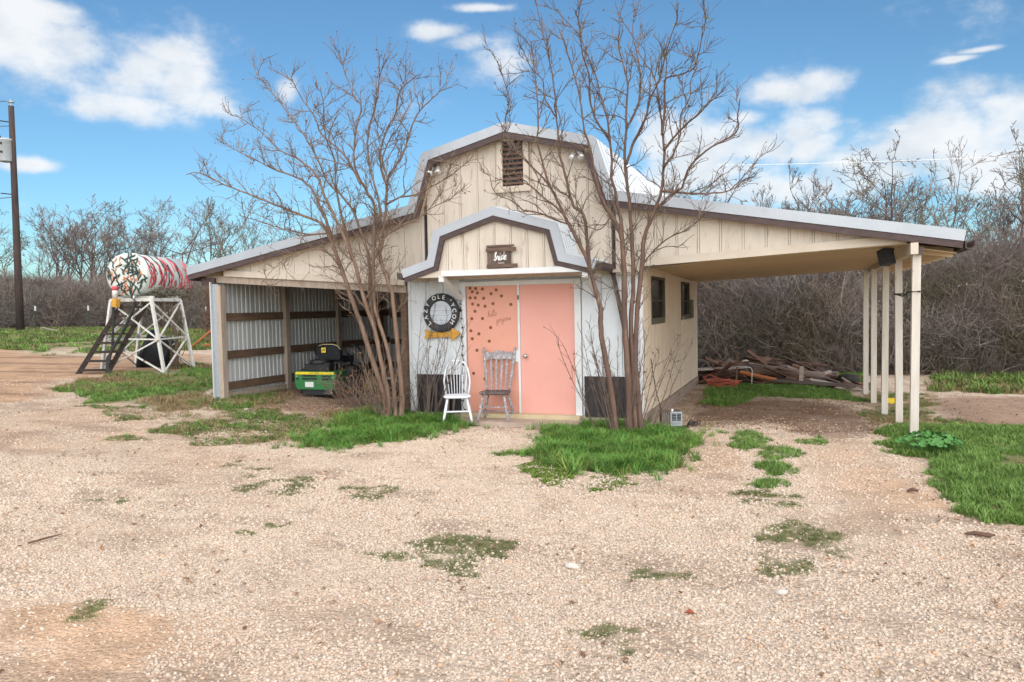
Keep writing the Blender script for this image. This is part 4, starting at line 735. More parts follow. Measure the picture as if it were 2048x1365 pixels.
# ------------------------------------------------------------------ signs on the barn
SIGNW = mat('dark_sign_wood', (.085, .052, .043), (.17, .12, .10), 4.0, .85, bump=.6, stretch=(9, 9, .8), rnd=.2)
SIGNH = mat('dark_sign_batten', (.10, .058, .045), (.19, .13, .10), 4.0, .85, bump=.6, stretch=(.8, 9, 9), rnd=.15)
WPAINT = mat('white_lettering', (.86, .85, .82), None, rough=.6)
sg = thing('bride_sign', 'dark wooden shutter board lettered bride in white on the porch gable', 'sign', (.11, -.48, 2.57))
for k in range(5): MB().box((-.19 + k * .076, 0, .0), (.072, .018, .36)).build('plank', SIGNW, sg)
MB().box((.0, -.018, .135), (.48, .02, .06)).build('cross_batten', SIGNH, sg); MB().box((.015, -.018, -.11), (.49, .02, .055)).build('cross_batten', SIGNH, sg); MB().box((-.015, -.012, .19), (.44, .02, .03)).build('cross_batten', SIGNH, sg)
script_word('bride', -.115, -.016, -.03, .067, .0075, .05, .2).build('lettering', WPAINT, sg)
mb = MB()
for k in range(6): mb.tube([(-.045 + k * .016, -.013, -.072 + .004 * (k % 2)), (-.037 + k * .016, -.013, -.064 - .004 * (k % 2)), (-.031 + k * .016, -.013, -.070)], .0032, 4)
mb.build('small_lettering', WPAINT, sg)
RINGM = mat('charcoal_ring', (.033, .033, .038), (.06, .058, .062), 6, .75, bump=.3, wear=(.22, .22, .24), wscale=7, wlo=.6, whi=.8)
GREYW = mat('weathered_grey_boards', (.42, .46, .52), (.56, .58, .62), 3, .8, bump=.3, stretch=(.7, 5, 8), rnd=.05, wear=(.26, .28, .33), wscale=5, wlo=.58, whi=.75, wstretch=(.8, 4, 7))
ring = thing('tyre_sign', 'round charcoal tyre sign lettered LAZY OLE with grey board centre beside the doors', 'sign', (-1.255, .235, 1.765))
prof = [(.19, 0), (.20, -.02), (.235, -.045), (.29, -.045), (.322, -.02), (.325, .02), (.19, .02)]
MB().lathe([(r_k, -h_k) for r_k, h_k in prof] + [(.19, 0)], (0, 0, 0), (0, -1, 0), 40).build('tyre_ring', RINGM, ring, True)
for k in range(5):
    z0, z1 = -.20 + k * .08, -.20 + (k + 1) * .08 - .003
    xa = [(-math.sqrt(max(.2 ** 2 - z_ * z_, 0)), z_) for z_ in np.linspace(z0, z1, 5)]
    MB().prism(xa + [(-p[0], p[1]) for p in xa[::-1]], 'y', -.012, .0).build('centre_board', GREYW, ring)
letters = [('L', 222), ('A', 197), ('Z', 173), ('Y', 149), ('O', 113), ('L', 93), ('E', 74), ("'", 45), ('Y', 28), ('C', 8), ('O', -14), ('M', -35)]
for ch, a in letters:
    me = text_mesh(ch, .098, .003); me.materials.append(WPAINT); o = link('letter', me, ring); t_ = rad(a)
    o.location = (.262 * math.cos(t_), -.049, .262 * math.sin(t_)); o.rotation_euler = (math.pi / 2, -(t_ - math.pi / 2), 0)
for dx in (-.09, .10): MB().tube([(dx * .9, -.0, .31), (dx, .01, .47)], .004, 5).build('hanging_cord', WHITE_TRIM, ring)
YEL = mat('mustard_board', (.62, .33, .055), (.50, .25, .04), 5, .75, bump=.3, stretch=(1, 5, 6), wear=(.30, .15, .04), wscale=9, wlo=.6, whi=.72)
arr = thing('arrow_sign', 'mustard yellow wooden arrow below the round tyre sign', 'sign', (-1.25, .258, 1.405))
MB().prism([(-.33, -.07), (-.19, -.06), (-.18, .055), (-.32, .085), (-.29, .01)], 'y', -.032, -.012).build('arrow_tail', YEL, arr)
MB().prism([(-.20, -.05), (.20, -.045), (.20, .05), (-.20, .045)], 'y', -.012, .01).build('shaft', YEL, arr)
MB().prism([(.17, -.12), (.34, .02), (.16, .13), (.19, .01)], 'y', -.032, -.012).build('arrow_head', YEL, arr)

# ------------------------------------------------------------------ chairs
CH1 = mat('chipped_white_paint', (.80, .83, .86), (.72, .75, .78), 6, .5, wear=(.16, .13, .11), wscale=20, wlo=.68, whi=.71)
CH2 = mat('distressed_grey_paint', (.36, .33, .35), (.24, .21, .22), 9, .75, bump=.5, stretch=(3, 3, 1), wear=(.62, .58, .55), wscale=26, wlo=.55, whi=.60)
CH2D = mat('bare_dark_seat', (.07, .055, .05), (.14, .11, .10), 10, .7, wear=(.62, .60, .58), wscale=12, wlo=.58, whi=.62)
def turned(a, b, rs):
    a, b = Vector(a), Vector(b); n = len(rs); return [a.lerp(b, i / (n - 1)) for i in range(n)], rs
def seat_mesh(w, d, th, z, front=1.0, back=.86):
    pts = []
    for i in range(24):
        a = 2 * math.pi * i / 24; c, s_ = math.cos(a), math.sin(a)
        x_ = math.copysign(abs(c) ** .55, c) * w / 2; y_ = math.copysign(abs(s_) ** .55, s_) * d / 2
        x_ *= front + (back - front) * (y_ / d + .5); pts.append((x_, y_))
    mb = MB(); k = len(pts)
    lay = [(.94, -th), (1, -th * .7), (1, -th * .25), (.96, 0), (.7, -.008), (.3, -.012)]
    for s_, dz in lay: mb.v += [(p[0] * s_, p[1] * s_, z + dz) for p in pts]
    mb.f.append(tuple(range(k))[::-1])
    for j in range(len(lay) - 1):
        for i in range(k): mb.f.append((j * k + i, j * k + (i + 1) % k, (j + 1) * k + (i + 1) % k, (j + 1) * k + i))
    mb.f.append(tuple(range((len(lay) - 1) * k, len(lay) * k))); return mb
LEGR = [.012, .016, .019, .016, .021, .021, .017, .020, .018, .015, .011]
c1 = thing('windsor_chair', 'chipped white hoop-back spindle chair standing left of the salmon doors', 'chair', (-.80, -.20, .012), rad(24)); c1.scale = (1.09, 1.09, 1.0)
seat_mesh(.42, .41, .035, .445).build('seat', CH1, c1, True)
feet = {}
for sx in (-1, 1):
    for sy in (-1, 1):
        top, ft = (sx * .135, sy * .13, .425), (sx * .215, sy * (.215 if sy > 0 else .20), -.01); feet[(sx, sy)] = (Vector(top), Vector(ft))
        p, r = turned(top, ft, LEGR); MB().tube(p, r, 8).build('leg', CH1, c1, True)
mid = lambda k, t_: feet[k][0].lerp(feet[k][1], t_)
MB().tube([mid((-1, -1), .52), mid((1, -1), .52)], .011, 7).build('stretcher', CH1, c1, True); MB().tube([mid((-1, 1), .62), mid((1, 1), .62)], .011, 7).build('stretcher', CH1, c1, True)
for sx in (-1, 1): MB().tube([mid((sx, -1), .62), mid((sx, 1), .62)], .011, 7).build('stretcher', CH1, c1, True)
hoop = []
for i in range(25):
    a = math.pi * i / 24; ca, sa = math.cos(a), math.sin(a)
    hx = -math.copysign(abs(ca) ** .62, ca) * .195; hz = abs(sa) ** .75 * .53
    hoop.append((hx * (.86 + .14 * min(1, hz / .2)), .165 + .17 * hz / .53 * .55, .44 + hz))
MB().tube(hoop, .0135, 8).build('back_hoop', CH1, c1, True)
for k in range(7):
    x_ = -.132 + k * .044; xt = x_ * 1.12; zt_ = .44 + .53 * (1 - (abs(xt) / .195) ** 1.9) ** .55
    MB().tube([(x_ * .85, .155, .44), (xt, .165 + .17 * .55 * (zt_ - .44) / .53, zt_ - .004)], .0065, 6).build('spindle', CH1, c1, True)
c2 = thing('slat_back_chair', 'distressed grey tall slat-back chair in front of the left salmon door', 'chair', (-.205, -.03, .05), rad(7)); c2.scale = (1.12, 1.05, 1.0)
seat_mesh(.45, .42, .04, .46).build('seat', CH2D, c2, True)
feet = {}
LEG2 = [.014, .019, .023, .017, .024, .024, .016, .022, .024, .017, .012]
for sx in (-1, 1):
    for sy in (-1, 1):
        top, ft = (sx * .14, sy * .13, .43), (sx * .225, sy * .195, 0); feet[(sx, sy)] = (Vector(top), Vector(ft))
        p, r = turned(top, ft, LEG2); MB().tube(p, r, 8).build('leg', CH2, c2, True)
MB().tube([mid((-1, -1), .48), mid((-.0 if 0 else 1, -1), .48)], .010, 7).build('stretcher', CH2, c2, True)
MB().tube([mid((-1, 1), .72), mid((1, 1), .72)], .012, 7).build('stretcher', CH2, c2, True)
for sx in (-1, 1): MB().tube([mid((sx, -1), .68), mid((sx, 1), .68)], .012, 7).build('stretcher', CH2, c2, True)
for sx in (-1, 1):
    p, r = turned((sx * .165, .165, .45), (sx * .235, .275, 1.14), [.016, .019, .022, .017, .023, .025, .018, .02, .023, .019, .016, .023, .014]); MB().tube(p, r, 8).build('back_post', CH2, c2, True)
crest = [(-.205, .96), (-.17, .945), (-.08, .955), (0, .945), (.08, .955), (.17, .945), (.205, .96), (.205, 1.06), (.16, 1.075), (.10, 1.055), (.05, 1.085), (0, 1.095), (-.05, 1.085), (-.10, 1.055), (-.16, 1.075), (-.205, 1.06)]
MB().prism(crest, 'y', .245, .268).build('crest_rail', CH2, c2)
for k in range(4):
    xb = -.10 + k * .066; xt = xb * 1.22; q = []
    for tt, w_ in ((0, .016), (.2, .02), (.45, .026), (.7, .034), (.85, .028), (1, .016)): q.append((tt, w_))
    mb = MB()
    L_ = [(xb + (xt - xb) * tt - w_ / 2, .46 + .5 * tt, .165 + .085 * tt) for tt, w_ in q]; R_ = [(xb + (xt - xb) * tt + w_ / 2, .46 + .5 * tt, .165 + .085 * tt) for tt, w_ in q]
    vs = [(a[0], a[2], a[1]) for a in L_ + R_[::-1]]; n_ = len(vs)
    mb.add(vs + [(a, b_ + .014, c) for a, b_, c in vs], [tuple(range(n_)), tuple(range(2 * n_ - 1, n_ - 1, -1))] + [(i + n_, (i + 1) % n_ + n_, (i + 1) % n_, i) for i in range(n_)])
    mb.build('slat', CH2, c2)

# ------------------------------------------------------------------ mower in the shed
GREEN = mat('green_mower_paint', (.02, .15, .038), (.028, .175, .05), 3, .35, spec=.5, wear=(.10, .16, .07), wscale=8, wlo=.62, whi=.8)
MYEL = mat('yellow_mower_paint', (.78, .58, .02), None, rough=.4, spec=.5)
SEATM = mat('black_vinyl', (.016, .017, .022), (.024, .025, .03), 10, .45)
PIPING = mat('tan_piping', (.50, .42, .22), None, rough=.6)
PLATE = mat('white_plate', (.72, .72, .70), (.58, .58, .57), 30, .6)
mw = thing('riding_mower', 'green and yellow zero-turn riding mower parked in the open shed bay', 'mower', (-4.42, 1.18, gz(-4.4, 1.5) + .005), rad(2))
body = MB().prism([(-.43, .22), (-.40, .17), (.40, .17), (.43, .22), (.45, .30), (.45, .50), (.41, .515), (-.41, .515), (-.45, .50), (-.45, .30)], 'y', 0, .42).build('rear_body', GREEN, mw)
MB().prism([(-.425, .46), (.425, .46), (.415, .507), (-.415, .507)], 'y', -.012, -.001).build('yellow_band', MYEL, body)
me = text_mesh('JOHN DEERE', .038, .001); me.materials.append(GREEN); o = link('lettering', me, body); o.location = (0, -.0135, .484); o.rotation_euler = (math.pi / 2, 0, 0)
for (x_, z_, w_) in ((-.12, .435, .30), (.25, .425, .20), (-.12, .375, .32), (.25, .368, .20), (-.39, .375, .05)):
    MB().box((x_, -.002, z_), (w_, .02, .032)).build('vent_slot', BLACK, body)
MB().box((-.12, -.008, .265), (.19, .014, .10)).build('plate', PLATE, body)
for x_, z_ in ((-.41, .42), (.40, .40), (.40, .30), (.41, .47)): MB().lathe([(.014, 0), (.014, .008), (0, .01)], (x_, -.001, z_), (0, -1, 0), 8).build('bolt', STEEL, body)
MB().box((0, .2, .12), (.62, .34, .12)).build('hitch_frame', BLACK, mw); MB().box((.27, .06, .13), (.16, .06, .09)).build('exhaust', STEEL, mw); MB().box((0, 1.0, .33), (.55, 1.4, .08)).build('chassis', BLACK, mw)
mb = MB(); mb.box((-.02, .27, .585), (.55, .34, .12)); mb.lathe([(.18, 0), (.2, .03), (.19, .08), (.10, .10), (0, .1)], (-.04, .27, .64), (0, 0, 1), 18); mb.box((.2, .18, .62), (.12, .14, .1)); mb.build('engine', BLACK, mw)
bk = [(-.25, .70), (-.285, .82), (-.27, .98), (-.20, 1.09), (-.10, 1.125), (.10, 1.125), (.20, 1.09), (.27, .98), (.285, .82), (.25, .70)]
bk = [(p[0], .70 + (p[1] - .70) * .72) for p in bk]
mb = MB(); n_ = len(bk)
for (y_, s_) in ((.52, .90), (.50, 1.0), (.58, 1.0), (.62, .9)): mb.v += [(p[0] * s_, y_ + (p[1] - .7) * -.10, .70 + (p[1] - .70) * s_ + (1 - s_) * .1) for p in bk]
mb.f.append(tuple(range(n_)))
for j in range(3):
    for i in range(n_): mb.f.append((j * n_ + (i + 1) % n_, j * n_ + i, (j + 1) * n_ + i, (j + 1) * n_ + (i + 1) % n_))
mb.f.append(tuple(range(3 * n_, 4 * n_))[::-1]); sb_ = mb.build('backrest', SEATM, mw, False)
MB().tube([(p[0] * 1.0, .535 + (p[1] - .7) * -.10, p[1] + .004) for p in bk[2:8]], .014, 6).build('piping', PIPING, sb_, True)
em = MB().prism([(-.045, -.05), (.045, -.05), (.05, -.04), (.05, .04), (.045, .05), (-.045, .05), (-.05, .04), (-.05, -.04)], 'y', -.004, .0).build('emblem', MYEL, sb_); em.location = (-.09, .480, .90)
mb = MB(); mb.tube([(-.028, -.006, -.01), (-.01, -.006, .012), (.012, -.006, .006), (.03, -.006, -.014)], .007, 4); mb.tube([(.012, -.006, .006), (.026, -.006, .026)], .006, 4); mb.tube([(-.02, -.006, 0), (-.032, -.006, -.026)], .005, 4); e2 = mb.build('emblem_mark', SEATM, sb_); e2.location = (-.09, .480, .90)
MB().box((0, .82, .70), (.50, .46, .12)).build('seat_cushion', SEATM, mw)
for s_ in (-1, 1):
    MB().tube([(s_ * .27, .56, .86), (s_ * .36, .62, .84), (s_ * .40, .72, .70), (s_ * .34, .80, .60)], .022, 7).build('armrest', SEATM, mw, True)
    MB().tube([(s_ * .40, 1.05, .50), (s_ * .50, .98, .62), (s_ * .52, .92, .78), (s_ * .52, .80, .92), (s_ * .44, .76, .98), (s_ * .38, .74, 1.0)], .018, 7).build('control_lever', BLACK, mw, True)
    wh = MB().lathe([(.17, -.13), (.25, -.135), (.285, -.10), (.29, 0), (.285, .10), (.25, .135), (.17, .13)], (s_ * .47, .60, .285), (1, 0, 0), 22).build('wheel', RUBBER, mw, True)
    MB().lathe([(0, .03), (.06, .03), (.09, .06), (.165, .115), (.175, .128), (.172, -.12)], (s_ * .47, .60, .285), (s_, 0, 0), 20).build('rim', MYEL, wh, True)
    for k in range(22):
        a = 2 * math.pi * k / 22
        MB().box((s_ * .47, .60 + .288 * math.cos(a), .285 + .288 * math.sin(a)), (.22, .018, .04), Euler((a, 0, .35 * (-1) ** k))).build('tread', RUBBER, wh) if k % 2 == 0 else None
    wf = MB().lathe([(.05, -.07), (.13, -.075), (.15, -.04), (.15, .04), (.13, .075), (.05, .07)], (s_ * .42, 1.95, .15), (1, 0, 0), 18).build('wheel', RUBBER, mw, True)
    MB().lathe([(0, .02), (.09, .05), (.095, .06)], (s_ * .42, 1.95, .15), (s_, 0, 0), 14).build('rim', MYEL, wf, True)
    MB().tube([(s_ * .42, 1.95, .15), (s_ * .48, 1.95, .34), (s_ * .30, 1.7, .36)], .02, 6).build('caster_arm', BLACK, mw)
MB().prism([(-.62, .12), (.62, .12), (.58, .26), (-.58, .26)], 'y', .75, 1.45).build('mower_deck', MYEL, mw)
MB().box((0, 1.55, .45), (.5, .5, .05)).build('foot_plate', BLACK, mw)

pm = thing('push_mower', 'old dark push mower with upright handle by the brown shed post', 'mower', (-2.42, .78, gz(-2.4, .8)), rad(-20))
MB().prism([(-.26, .10), (.26, .10), (.27, .2), (.2, .27), (-.2, .27), (-.27, .2)], 'y', -.32, .32).build('deck', BWOOD, pm)
mb = MB(); mb.box((0, 0, .36), (.26, .28, .18)); mb.lathe([(.15, 0), (.155, .06), (.1, .12), (0, .13)], (0, 0, .45), (0, 0, 1), 14); mb.box((.0, -.18, .40), (.18, .1, .10)); mb.build('engine', BLACK, pm)
MB().box((.02, -.20, .56), (.30, .06, .035)).build('engine_shroud', STEEL, pm)
for sx in (-1, 1):
    for sy in (-1, 1): MB().lathe([(.03, -.03), (.09, -.03), (.10, 0), (.09, .03), (.03, .03)], (sx * .30, sy * .25, .10), (1, 0, 0), 14).build('wheel', RUBBER, pm, True)
MB().tube([(-.2, .28, .25), (-.21, .36, .8), (-.2, .40, 1.25), (-.12, .405, 1.31), (.12, .405, 1.31), (.2, .40, 1.25), (.21, .36, .8), (.2, .28, .25)], .016, 7).build('handle', BLACK, pm, True)
MB().box((0, .40, 1.22), (.12, .03, .05)).build('throttle', BLACK, pm)

# ------------------------------------------------------------------ small things round the barn
sp = thing('loudspeaker', 'black loudspeaker hung under the carport ceiling by the front post', 'speaker', (5.44, .42, 2.43), rad(38)); sp.scale = (.68, .68, .68)
spb = MB().prism([(-.12, -.17), (.12, -.17), (.12, .15), (-.12, .15)], 'y', -.09, .11).build('cabinet', BLACK, sp); spb.rotation_euler = (rad(-16), 0, 0)
g_ = MB().box((0, -.097, -.01), (.21, .012, .28)).build('grille', mat('speaker_grille', (.03, .03, .032), (.012, .012, .013), 90, .7), sp); g_.rotation_euler = (rad(-16), 0, 0)
MB().bar((.0, .08, .05), (.16, .10, .13), .03, .02).build('bracket', BLACK, sp); MB().prism([(.12, .17), (.30, .17), (.21, .05)], 'y', .08, .10).build('bracket', BLACK, sp)
st = thing('bungee_strap', 'thin black strap tied between the two front carport posts', 'strap', (5.745, .13, 1.93))
MB().tube([(-.065, 1.70, -.005), (-.062, 1.55, -.012), (-.055, .7, -.05), (-.06, .06, .0), (-.057, -.075, .004), (.06, -.075, .006), (.06, .075, .003), (-.057, .07, 0)], .011, 6).build('band', BLACK, st, True)
MB().tube([(-.06, 1.55, -.012), (.06, 1.55, -.01), (.06, 1.69, -.008), (-.06, 1.69, -.005), (-.06, 1.55, -.012)], .011, 6).build('band', BLACK, st, True)
HEAT = mat('grey_enamel', (.33, .36, .39), (.42, .45, .48), 12, .55, wear=(.2, .16, .13), wscale=15, wlo=.62, whi=.7)
RUST = mat('rusty_mesh', (.10, .075, .065), (.19, .12, .09), 14, .8)
hb = thing('old_heater', 'small grey louvred heater box on the ground at the barn corner', 'heater', (2.47, .38, gz(2.47, .38)), rad(18))
MB().box((0, .0, .115), (.29, .22, .215)).build('case', RUST, hb)
fp = MB().box((.075, -.116, .12), (.17, .014, .215)).build('front_panel', HEAT, hb); 
for k in range(7):
    for sx in (-1, 1): MB().box((.075 + sx * .038, -.127, .195 - k * .023), (.062, .012, .010), Euler((.5, 0, 0))).build('louvre', HEAT if k > 4 else BLACK, fp)
for k in range(5): MB().box((-.125 + k * .028, -.114, .12), (.004, .008, .2)).build('wire', STEEL, hb)
MB().box((0, 0, .226), (.30, .23, .012)).build('lid', RUST, hb); MB().lathe([(.016, 0), (.016, .03), (.01, .035), (0, .036)], (.02, -.08, .232), (0, 0, 1), 10).build('cap', WPAINT, hb)
mb = MB()
for k in range(3):
    mb.tube([(.17 + .05 * math.cos(a) * (1 + .3 * k) + .03 * k, .02 + .10 * math.sin(a), .02 + .02 * k + .02 * math.sin(3 * a)) for a in np.linspace(0, 6.2, 18)], .008, 5)
tag(mb.build('cable_heap', BLACK), 'tangle of black cable beside the grey heater box', 'cable').location = (2.60, .42, gz(2.6, .4))
# leaning pickets in front of the left dark wainscot
PICK = mat('silvered_picket', (.20, .17, .155), (.12, .09, .08), 4, .9, bump=.5, stretch=(7, 7, .8), rnd=.2)
for k, (x_, w_, h_, tl) in enumerate(((-1.51, .035, .56, .01), (-1.37, .04, .60, -.015), (-1.19, .045, .60, .02), (-1.145, .05, .56, -.03), (-1.06, .03, .42, .05))):
    o = MB().prism([(-w_ / 2, 0), (w_ / 2, 0), (w_ / 2, h_ - .02), (0, h_), (-w_ / 2, h_ - .02)], 'y', -.012, .012).build('picket', PICK)
    o.location = (x_, .17, gz(x_, .15) - .02); o.rotation_euler = (rad(-7), tl, 0)
    tag(o, ('thin silvered picket nearest the barn corner, against the dark panel', 'thin silvered picket standing alone in front of the dark wainscot', 'broad brown picket leaning on the dark panel beside the white chair', 'brown picket leaning next to the broad one by the white chair', 'short crooked picket just behind the white chair')[k], 'picket', 'pickets leaning on the dark wainscot')
# string of lights on the door frame
sl = thing('string_lights', 'dark string of small bulbs hanging down the left door frame', 'string lights', (-.885, .24, 2.12))
pts = [(.02 * math.sin(k * 1.7) - .02 * (k < 6), -.01 * math.cos(k), -.075 * k) for k in range(27)]; MB().tube(pts, .005, 5).build('wire', BLACK, sl)
bm_ = MB().lathe([(.004, 0), (.012, .012), (.012, .03), (0, .04)], (0, 0, 0), (1, 0, -.3), 6).mesh('bulb', BLACK)
for k in range(2, 27, 2):
    o = link('bulb', bm_, sl); o.location = pts[k]; o.rotation_euler = (0, 0, 0 if k % 4 else math.pi)
mb = MB()
for k in range(26):
    a = random.uniform(0, 6.28); z_ = random.uniform(-.36, -.02); mb.tube([(-.04 + .01 * math.cos(a), 0, z_), (-.04 + .05 * math.cos(a), .02 * math.sin(a), z_ + random.uniform(-.03, .04))], .006, 4)
mb.build('garland', BLACK, sl)

# ------------------------------------------------------------------ heap of scrap timber behind the carport
LUM = [mat('scrap_grey_board', (.20, .15, .13), (.11, .08, .07), 3, .9, bump=.5, stretch=(.6, 6, 6), rnd=.25), mat('scrap_brown_board', (.19, .105, .07), (.10, .058, .042), 3, .9, bump=.5, stretch=(.6, 6, 6), rnd=.25),
       mat('scrap_red_board', (.19, .10, .075), (.12, .062, .048), 3, .85, bump=.4, stretch=(.6, 6, 6), rnd=.2), mat('scrap_pale_board', (.50, .44, .39), (.34, .27, .23), 3, .85, bump=.4, stretch=(.6, 6, 6), rnd=.15), mat('scrap_orange_board', (.46, .17, .055), (.34, .12, .04), 3, .8, stretch=(.6, 6, 6))]
LUML = ['weathered grey scrap board lying in the timber heap behind the carport', 'dark brown scrap board lying in the timber heap behind the carport', 'reddish painted scrap board lying in the timber heap behind the carport', 'pale peeling scrap board lying in the timber heap behind the carport']
R2 = random.Random(12)
def heap_h(x_): return .08 + .36 * math.exp(-((x_ - 3.6) / 1.25) ** 2) + .10 * math.exp(-((x_ - 2.3) / .5) ** 2)
for k in range(150):
    cx = min(max(R2.gauss(3.5, .95), 2.2), 5.6); cy = R2.uniform(6.75, 8.6); Lb = R2.uniform(.3, 1.35) * (1 if cx < 4.6 else .85)
    if cx - Lb / 2 < 1.9: cx = 1.9 + Lb / 2
    hz = heap_h(cx) * (1 - abs(cy - 7.7) / 1.5) * R2.random() ** .7 + .04
    ty = R2.choices((0, 1, 2, 3), (4, 6, 1.6, 1.4))[0]; zone = 'the left end of the' if cx < 2.95 else 'the right end of the' if cx > 4.2 else 'the middle of the'; lay = 'on top of' if hz > .24 else 'low in' if hz > .10 else 'under'
    o = MB().box((0, 0, 0), (Lb, R2.choice((.09, .12, .14, .19)), R2.choice((.02, .035, .04)))).build('scrap_board', LUM[ty])
    o.location = (cx, cy, gz(cx, cy) + hz); ry_ = R2.gauss(.12 if cx > 3.4 else -.02, .22); o.rotation_euler = (R2.uniform(-.7, .7), ry_, R2.gauss(-.15, .5)); tip = ', tipping right' if ry_ > .09 else ', tipping left' if ry_ < -.09 else ', lying level'; tag(o, ('weathered grey', 'dark brown', 'reddish painted', 'pale peeling')[ty] + (' short' if Lb < .95 else ' long') + ' board ' + lay + ' ' + zone + ' timber heap' + tip, 'board', 'scrap boards heaped behind the carport')
special = [((3.15, 6.75, .24), (1.5, .11, .04), (.2, .16, -.22), 2, 'long red plank sloping across the front of the timber heap'), ((3.45, 6.6, .22), (.8, .10, .04), (.4, .2, -.1), 4, 'bright orange-brown plank in the middle of the timber heap'),
           ((4.35, 6.55, .24), (.09, .03, .42), (.1, .04, .1), 3, 'short pale board standing upright in the timber heap'), ((4.1, 8.0, .44), (1.7, .16, .04), (.1, .12, -.05), 1, 'dark brown plank lying on top of the timber heap'),
           ((2.5, 6.9, .35), (1.4, .1, .04), (.1, -.06, .05), 3, 'pale plank poking out level at the top left of the timber heap'), ((4.6, 6.5, .10), (1.7, .14, .05), (.1, .05, -.06), 0, 'long grey timber on the ground along the front of the heap'), ((5.1, 6.6, .13), (1.1, .10, .04), (.3, .16, -.1), 3, 'pale plank sloping down to the right end of the timber heap')]
for c_, d_, r_k, ty, lb in special:
    o = MB().box((0, 0, 0), d_).build('scrap_board', LUM[ty]); o.location = (c_[0], c_[1], c_[2] + gz(c_[0], c_[1])); o.rotation_euler = r_k; tag(o, lb, 'board', 'scrap boards heaped behind the carport')
lg = MB(); lg.tube([(-.85, 0, 0), (-.3, .02, .01), (.3, 0, -.01), (.85, .02, 0)], [.09, .085, .08, .075], 12); o = lg.build('old_log', LUM[0], None, True); o.location = (4.0, 7.2, gz(4, 7.2) + .28); o.rotation_euler = (0, .1, -.1); tag(o, 'round grey log lying across the middle of the timber heap', 'log')
HOSE = mat('orange_red_hose', (.52, .13, .08), (.42, .10, .06), 5, .5)
mb = MB()
for k in range(6):
    a0 = R2.uniform(0, 6); rx, ry = .30 + .10 * R2.random(), .16 + .10 * R2.random()
    mb.tube([(rx * math.cos(a) + .03 * k / 4, ry * math.sin(a) + .02 * R2.random(), .02 + .026 * k + .02 * math.sin(2 * a + a0)) for a in np.linspace(0, 6.283, 26)], .010, 6)
mb.tube([(-.28, 0, .08), (-.42, .12, .22), (-.45, .2, .16), (-.3, .2, .26), (.0, .1, .15), (.15, .12, .18)], .013, 6)
o = mb.build('garden_hose', HOSE, None, True); o.location = (2.72, 6.15, gz(2.7, 6.2)); tag(o, 'coil of orange-red garden hose on the grass beside the timber heap', 'hose')
bp_ = MB().tube([(0, 0, 0), (.01, 0, .36), (-.03, 0, .42), (-.35, 0, .44)], .009, 7).build('bent_pipe', WHITE_TRIM, None, True); bp_.location = (3.32, 6.45, gz(3.3, 6.5)); tag(bp_, 'thin white bent pipe standing in the timber heap', 'pipe')
sp_ = MB().bar((0, 0, 0), (.03, .02, .75), .04, .03).build('rusty_stake', BWOOD); sp_.location = (2.98, 6.62, gz(3, 6.6)); tag(sp_, 'dark stake standing upright at the front of the timber heap', 'stake')
ty_ = MB().lathe([(.16, -.10), (.27, -.11), (.31, -.06), (.32, 0), (.31, .06), (.27, .11), (.16, .10), (.16, -.1)], (0, 0, 0), (0, .25, 1), 22).build('tyre_casing', RUBBER, None, True); ty_.location = (5.35, 7.7, gz(5.35, 7.7) + .14); ty_.scale = (.75, .75, .9); tag(ty_, 'black tyre lying at the right end of the timber heap', 'tyre')
# odds and ends on the ground
o = MB().box((0, 0, .05), (.28, .10, .10)).build('yellow_block', MYEL); o.location = (5.98, 4.9, gz(5.98, 4.9)); tag(o, 'small yellow block on the ground behind the carport posts', 'block')
o = MB().box((0, 0, .03), (.22, .14, .07)).build('pale_paver', CONCRETE); o.location = (5.42, 5.9, gz(5.42, 5.9)); tag(o, 'pale paver at the foot of the rearmost carport post', 'paver')
BARK = mat('bark_piece', (.10, .055, .04), (.17, .10, .07), 9, .9, bump=.6)
def litter(name, pts, r, loc, m_, lb, cat):
    o = MB().tube(pts, r, 6).build(name, m_); o.location = (loc[0], loc[1], gz(*loc) + .012); tag(o, lb, cat)
litter('bark_stick', [(-.10, 0, .01), (-.03, .01, .018), (.05, .0, .012), (.11, .012, .014)], [.008, .017, .019, .009], (5.62, -4.56), BARK, 'thick piece of dark bark on the gravel at the right', 'stick')
litter('dry_twig', [(-.07, -.12, .0), (-.02, -.02, .012), (.03, .10, .02)], [.007, .009, .005], (-1.36, -6.94), BARK, 'short forked grey twig on the gravel at the far left', 'stick')
litter('dark_clod', [(-.05, 0, .0), (.0, .005, .02), (.05, 0, .01)], [.012, .02, .012], (5.33, -3.16), BARK, 'small dark clod on the orange dirt near the lawn', 'clod')
litter('red_leaf', [(-.028, 0, 0), (0, .012, .008), (.03, 0, .002)], [.003, .014, .004], (3.69, -6.77), mat('red_leaf', (.30, .07, .035), None, rough=.7), 'curled rust-red leaf on the gravel in the foreground', 'leaf')
for (x_, y_, s_, lb) in ((2.8, -6.19, .05, 'pale angular stone, largest on the gravel in the middle'), (4.2, -6.25, .042, 'whitish stone on the gravel right of the middle'), (-4.6, -.6, .05, 'pale stone on the worn grass in front of the shed')):
    co = ICO * (1 + rng.normal(0, .2, (12, 1))) * np.array([1.1, .8, .55]) * s_; me = np_mesh('stone', co, ICF); me.materials.append(mat('pale_stone', (.66, .60, .54), (.54, .47, .41), 20, .9)); o = link('stone', me); o.location = (x_, y_, gz(x_, y_) + .015); tag(o, lb, 'stone')

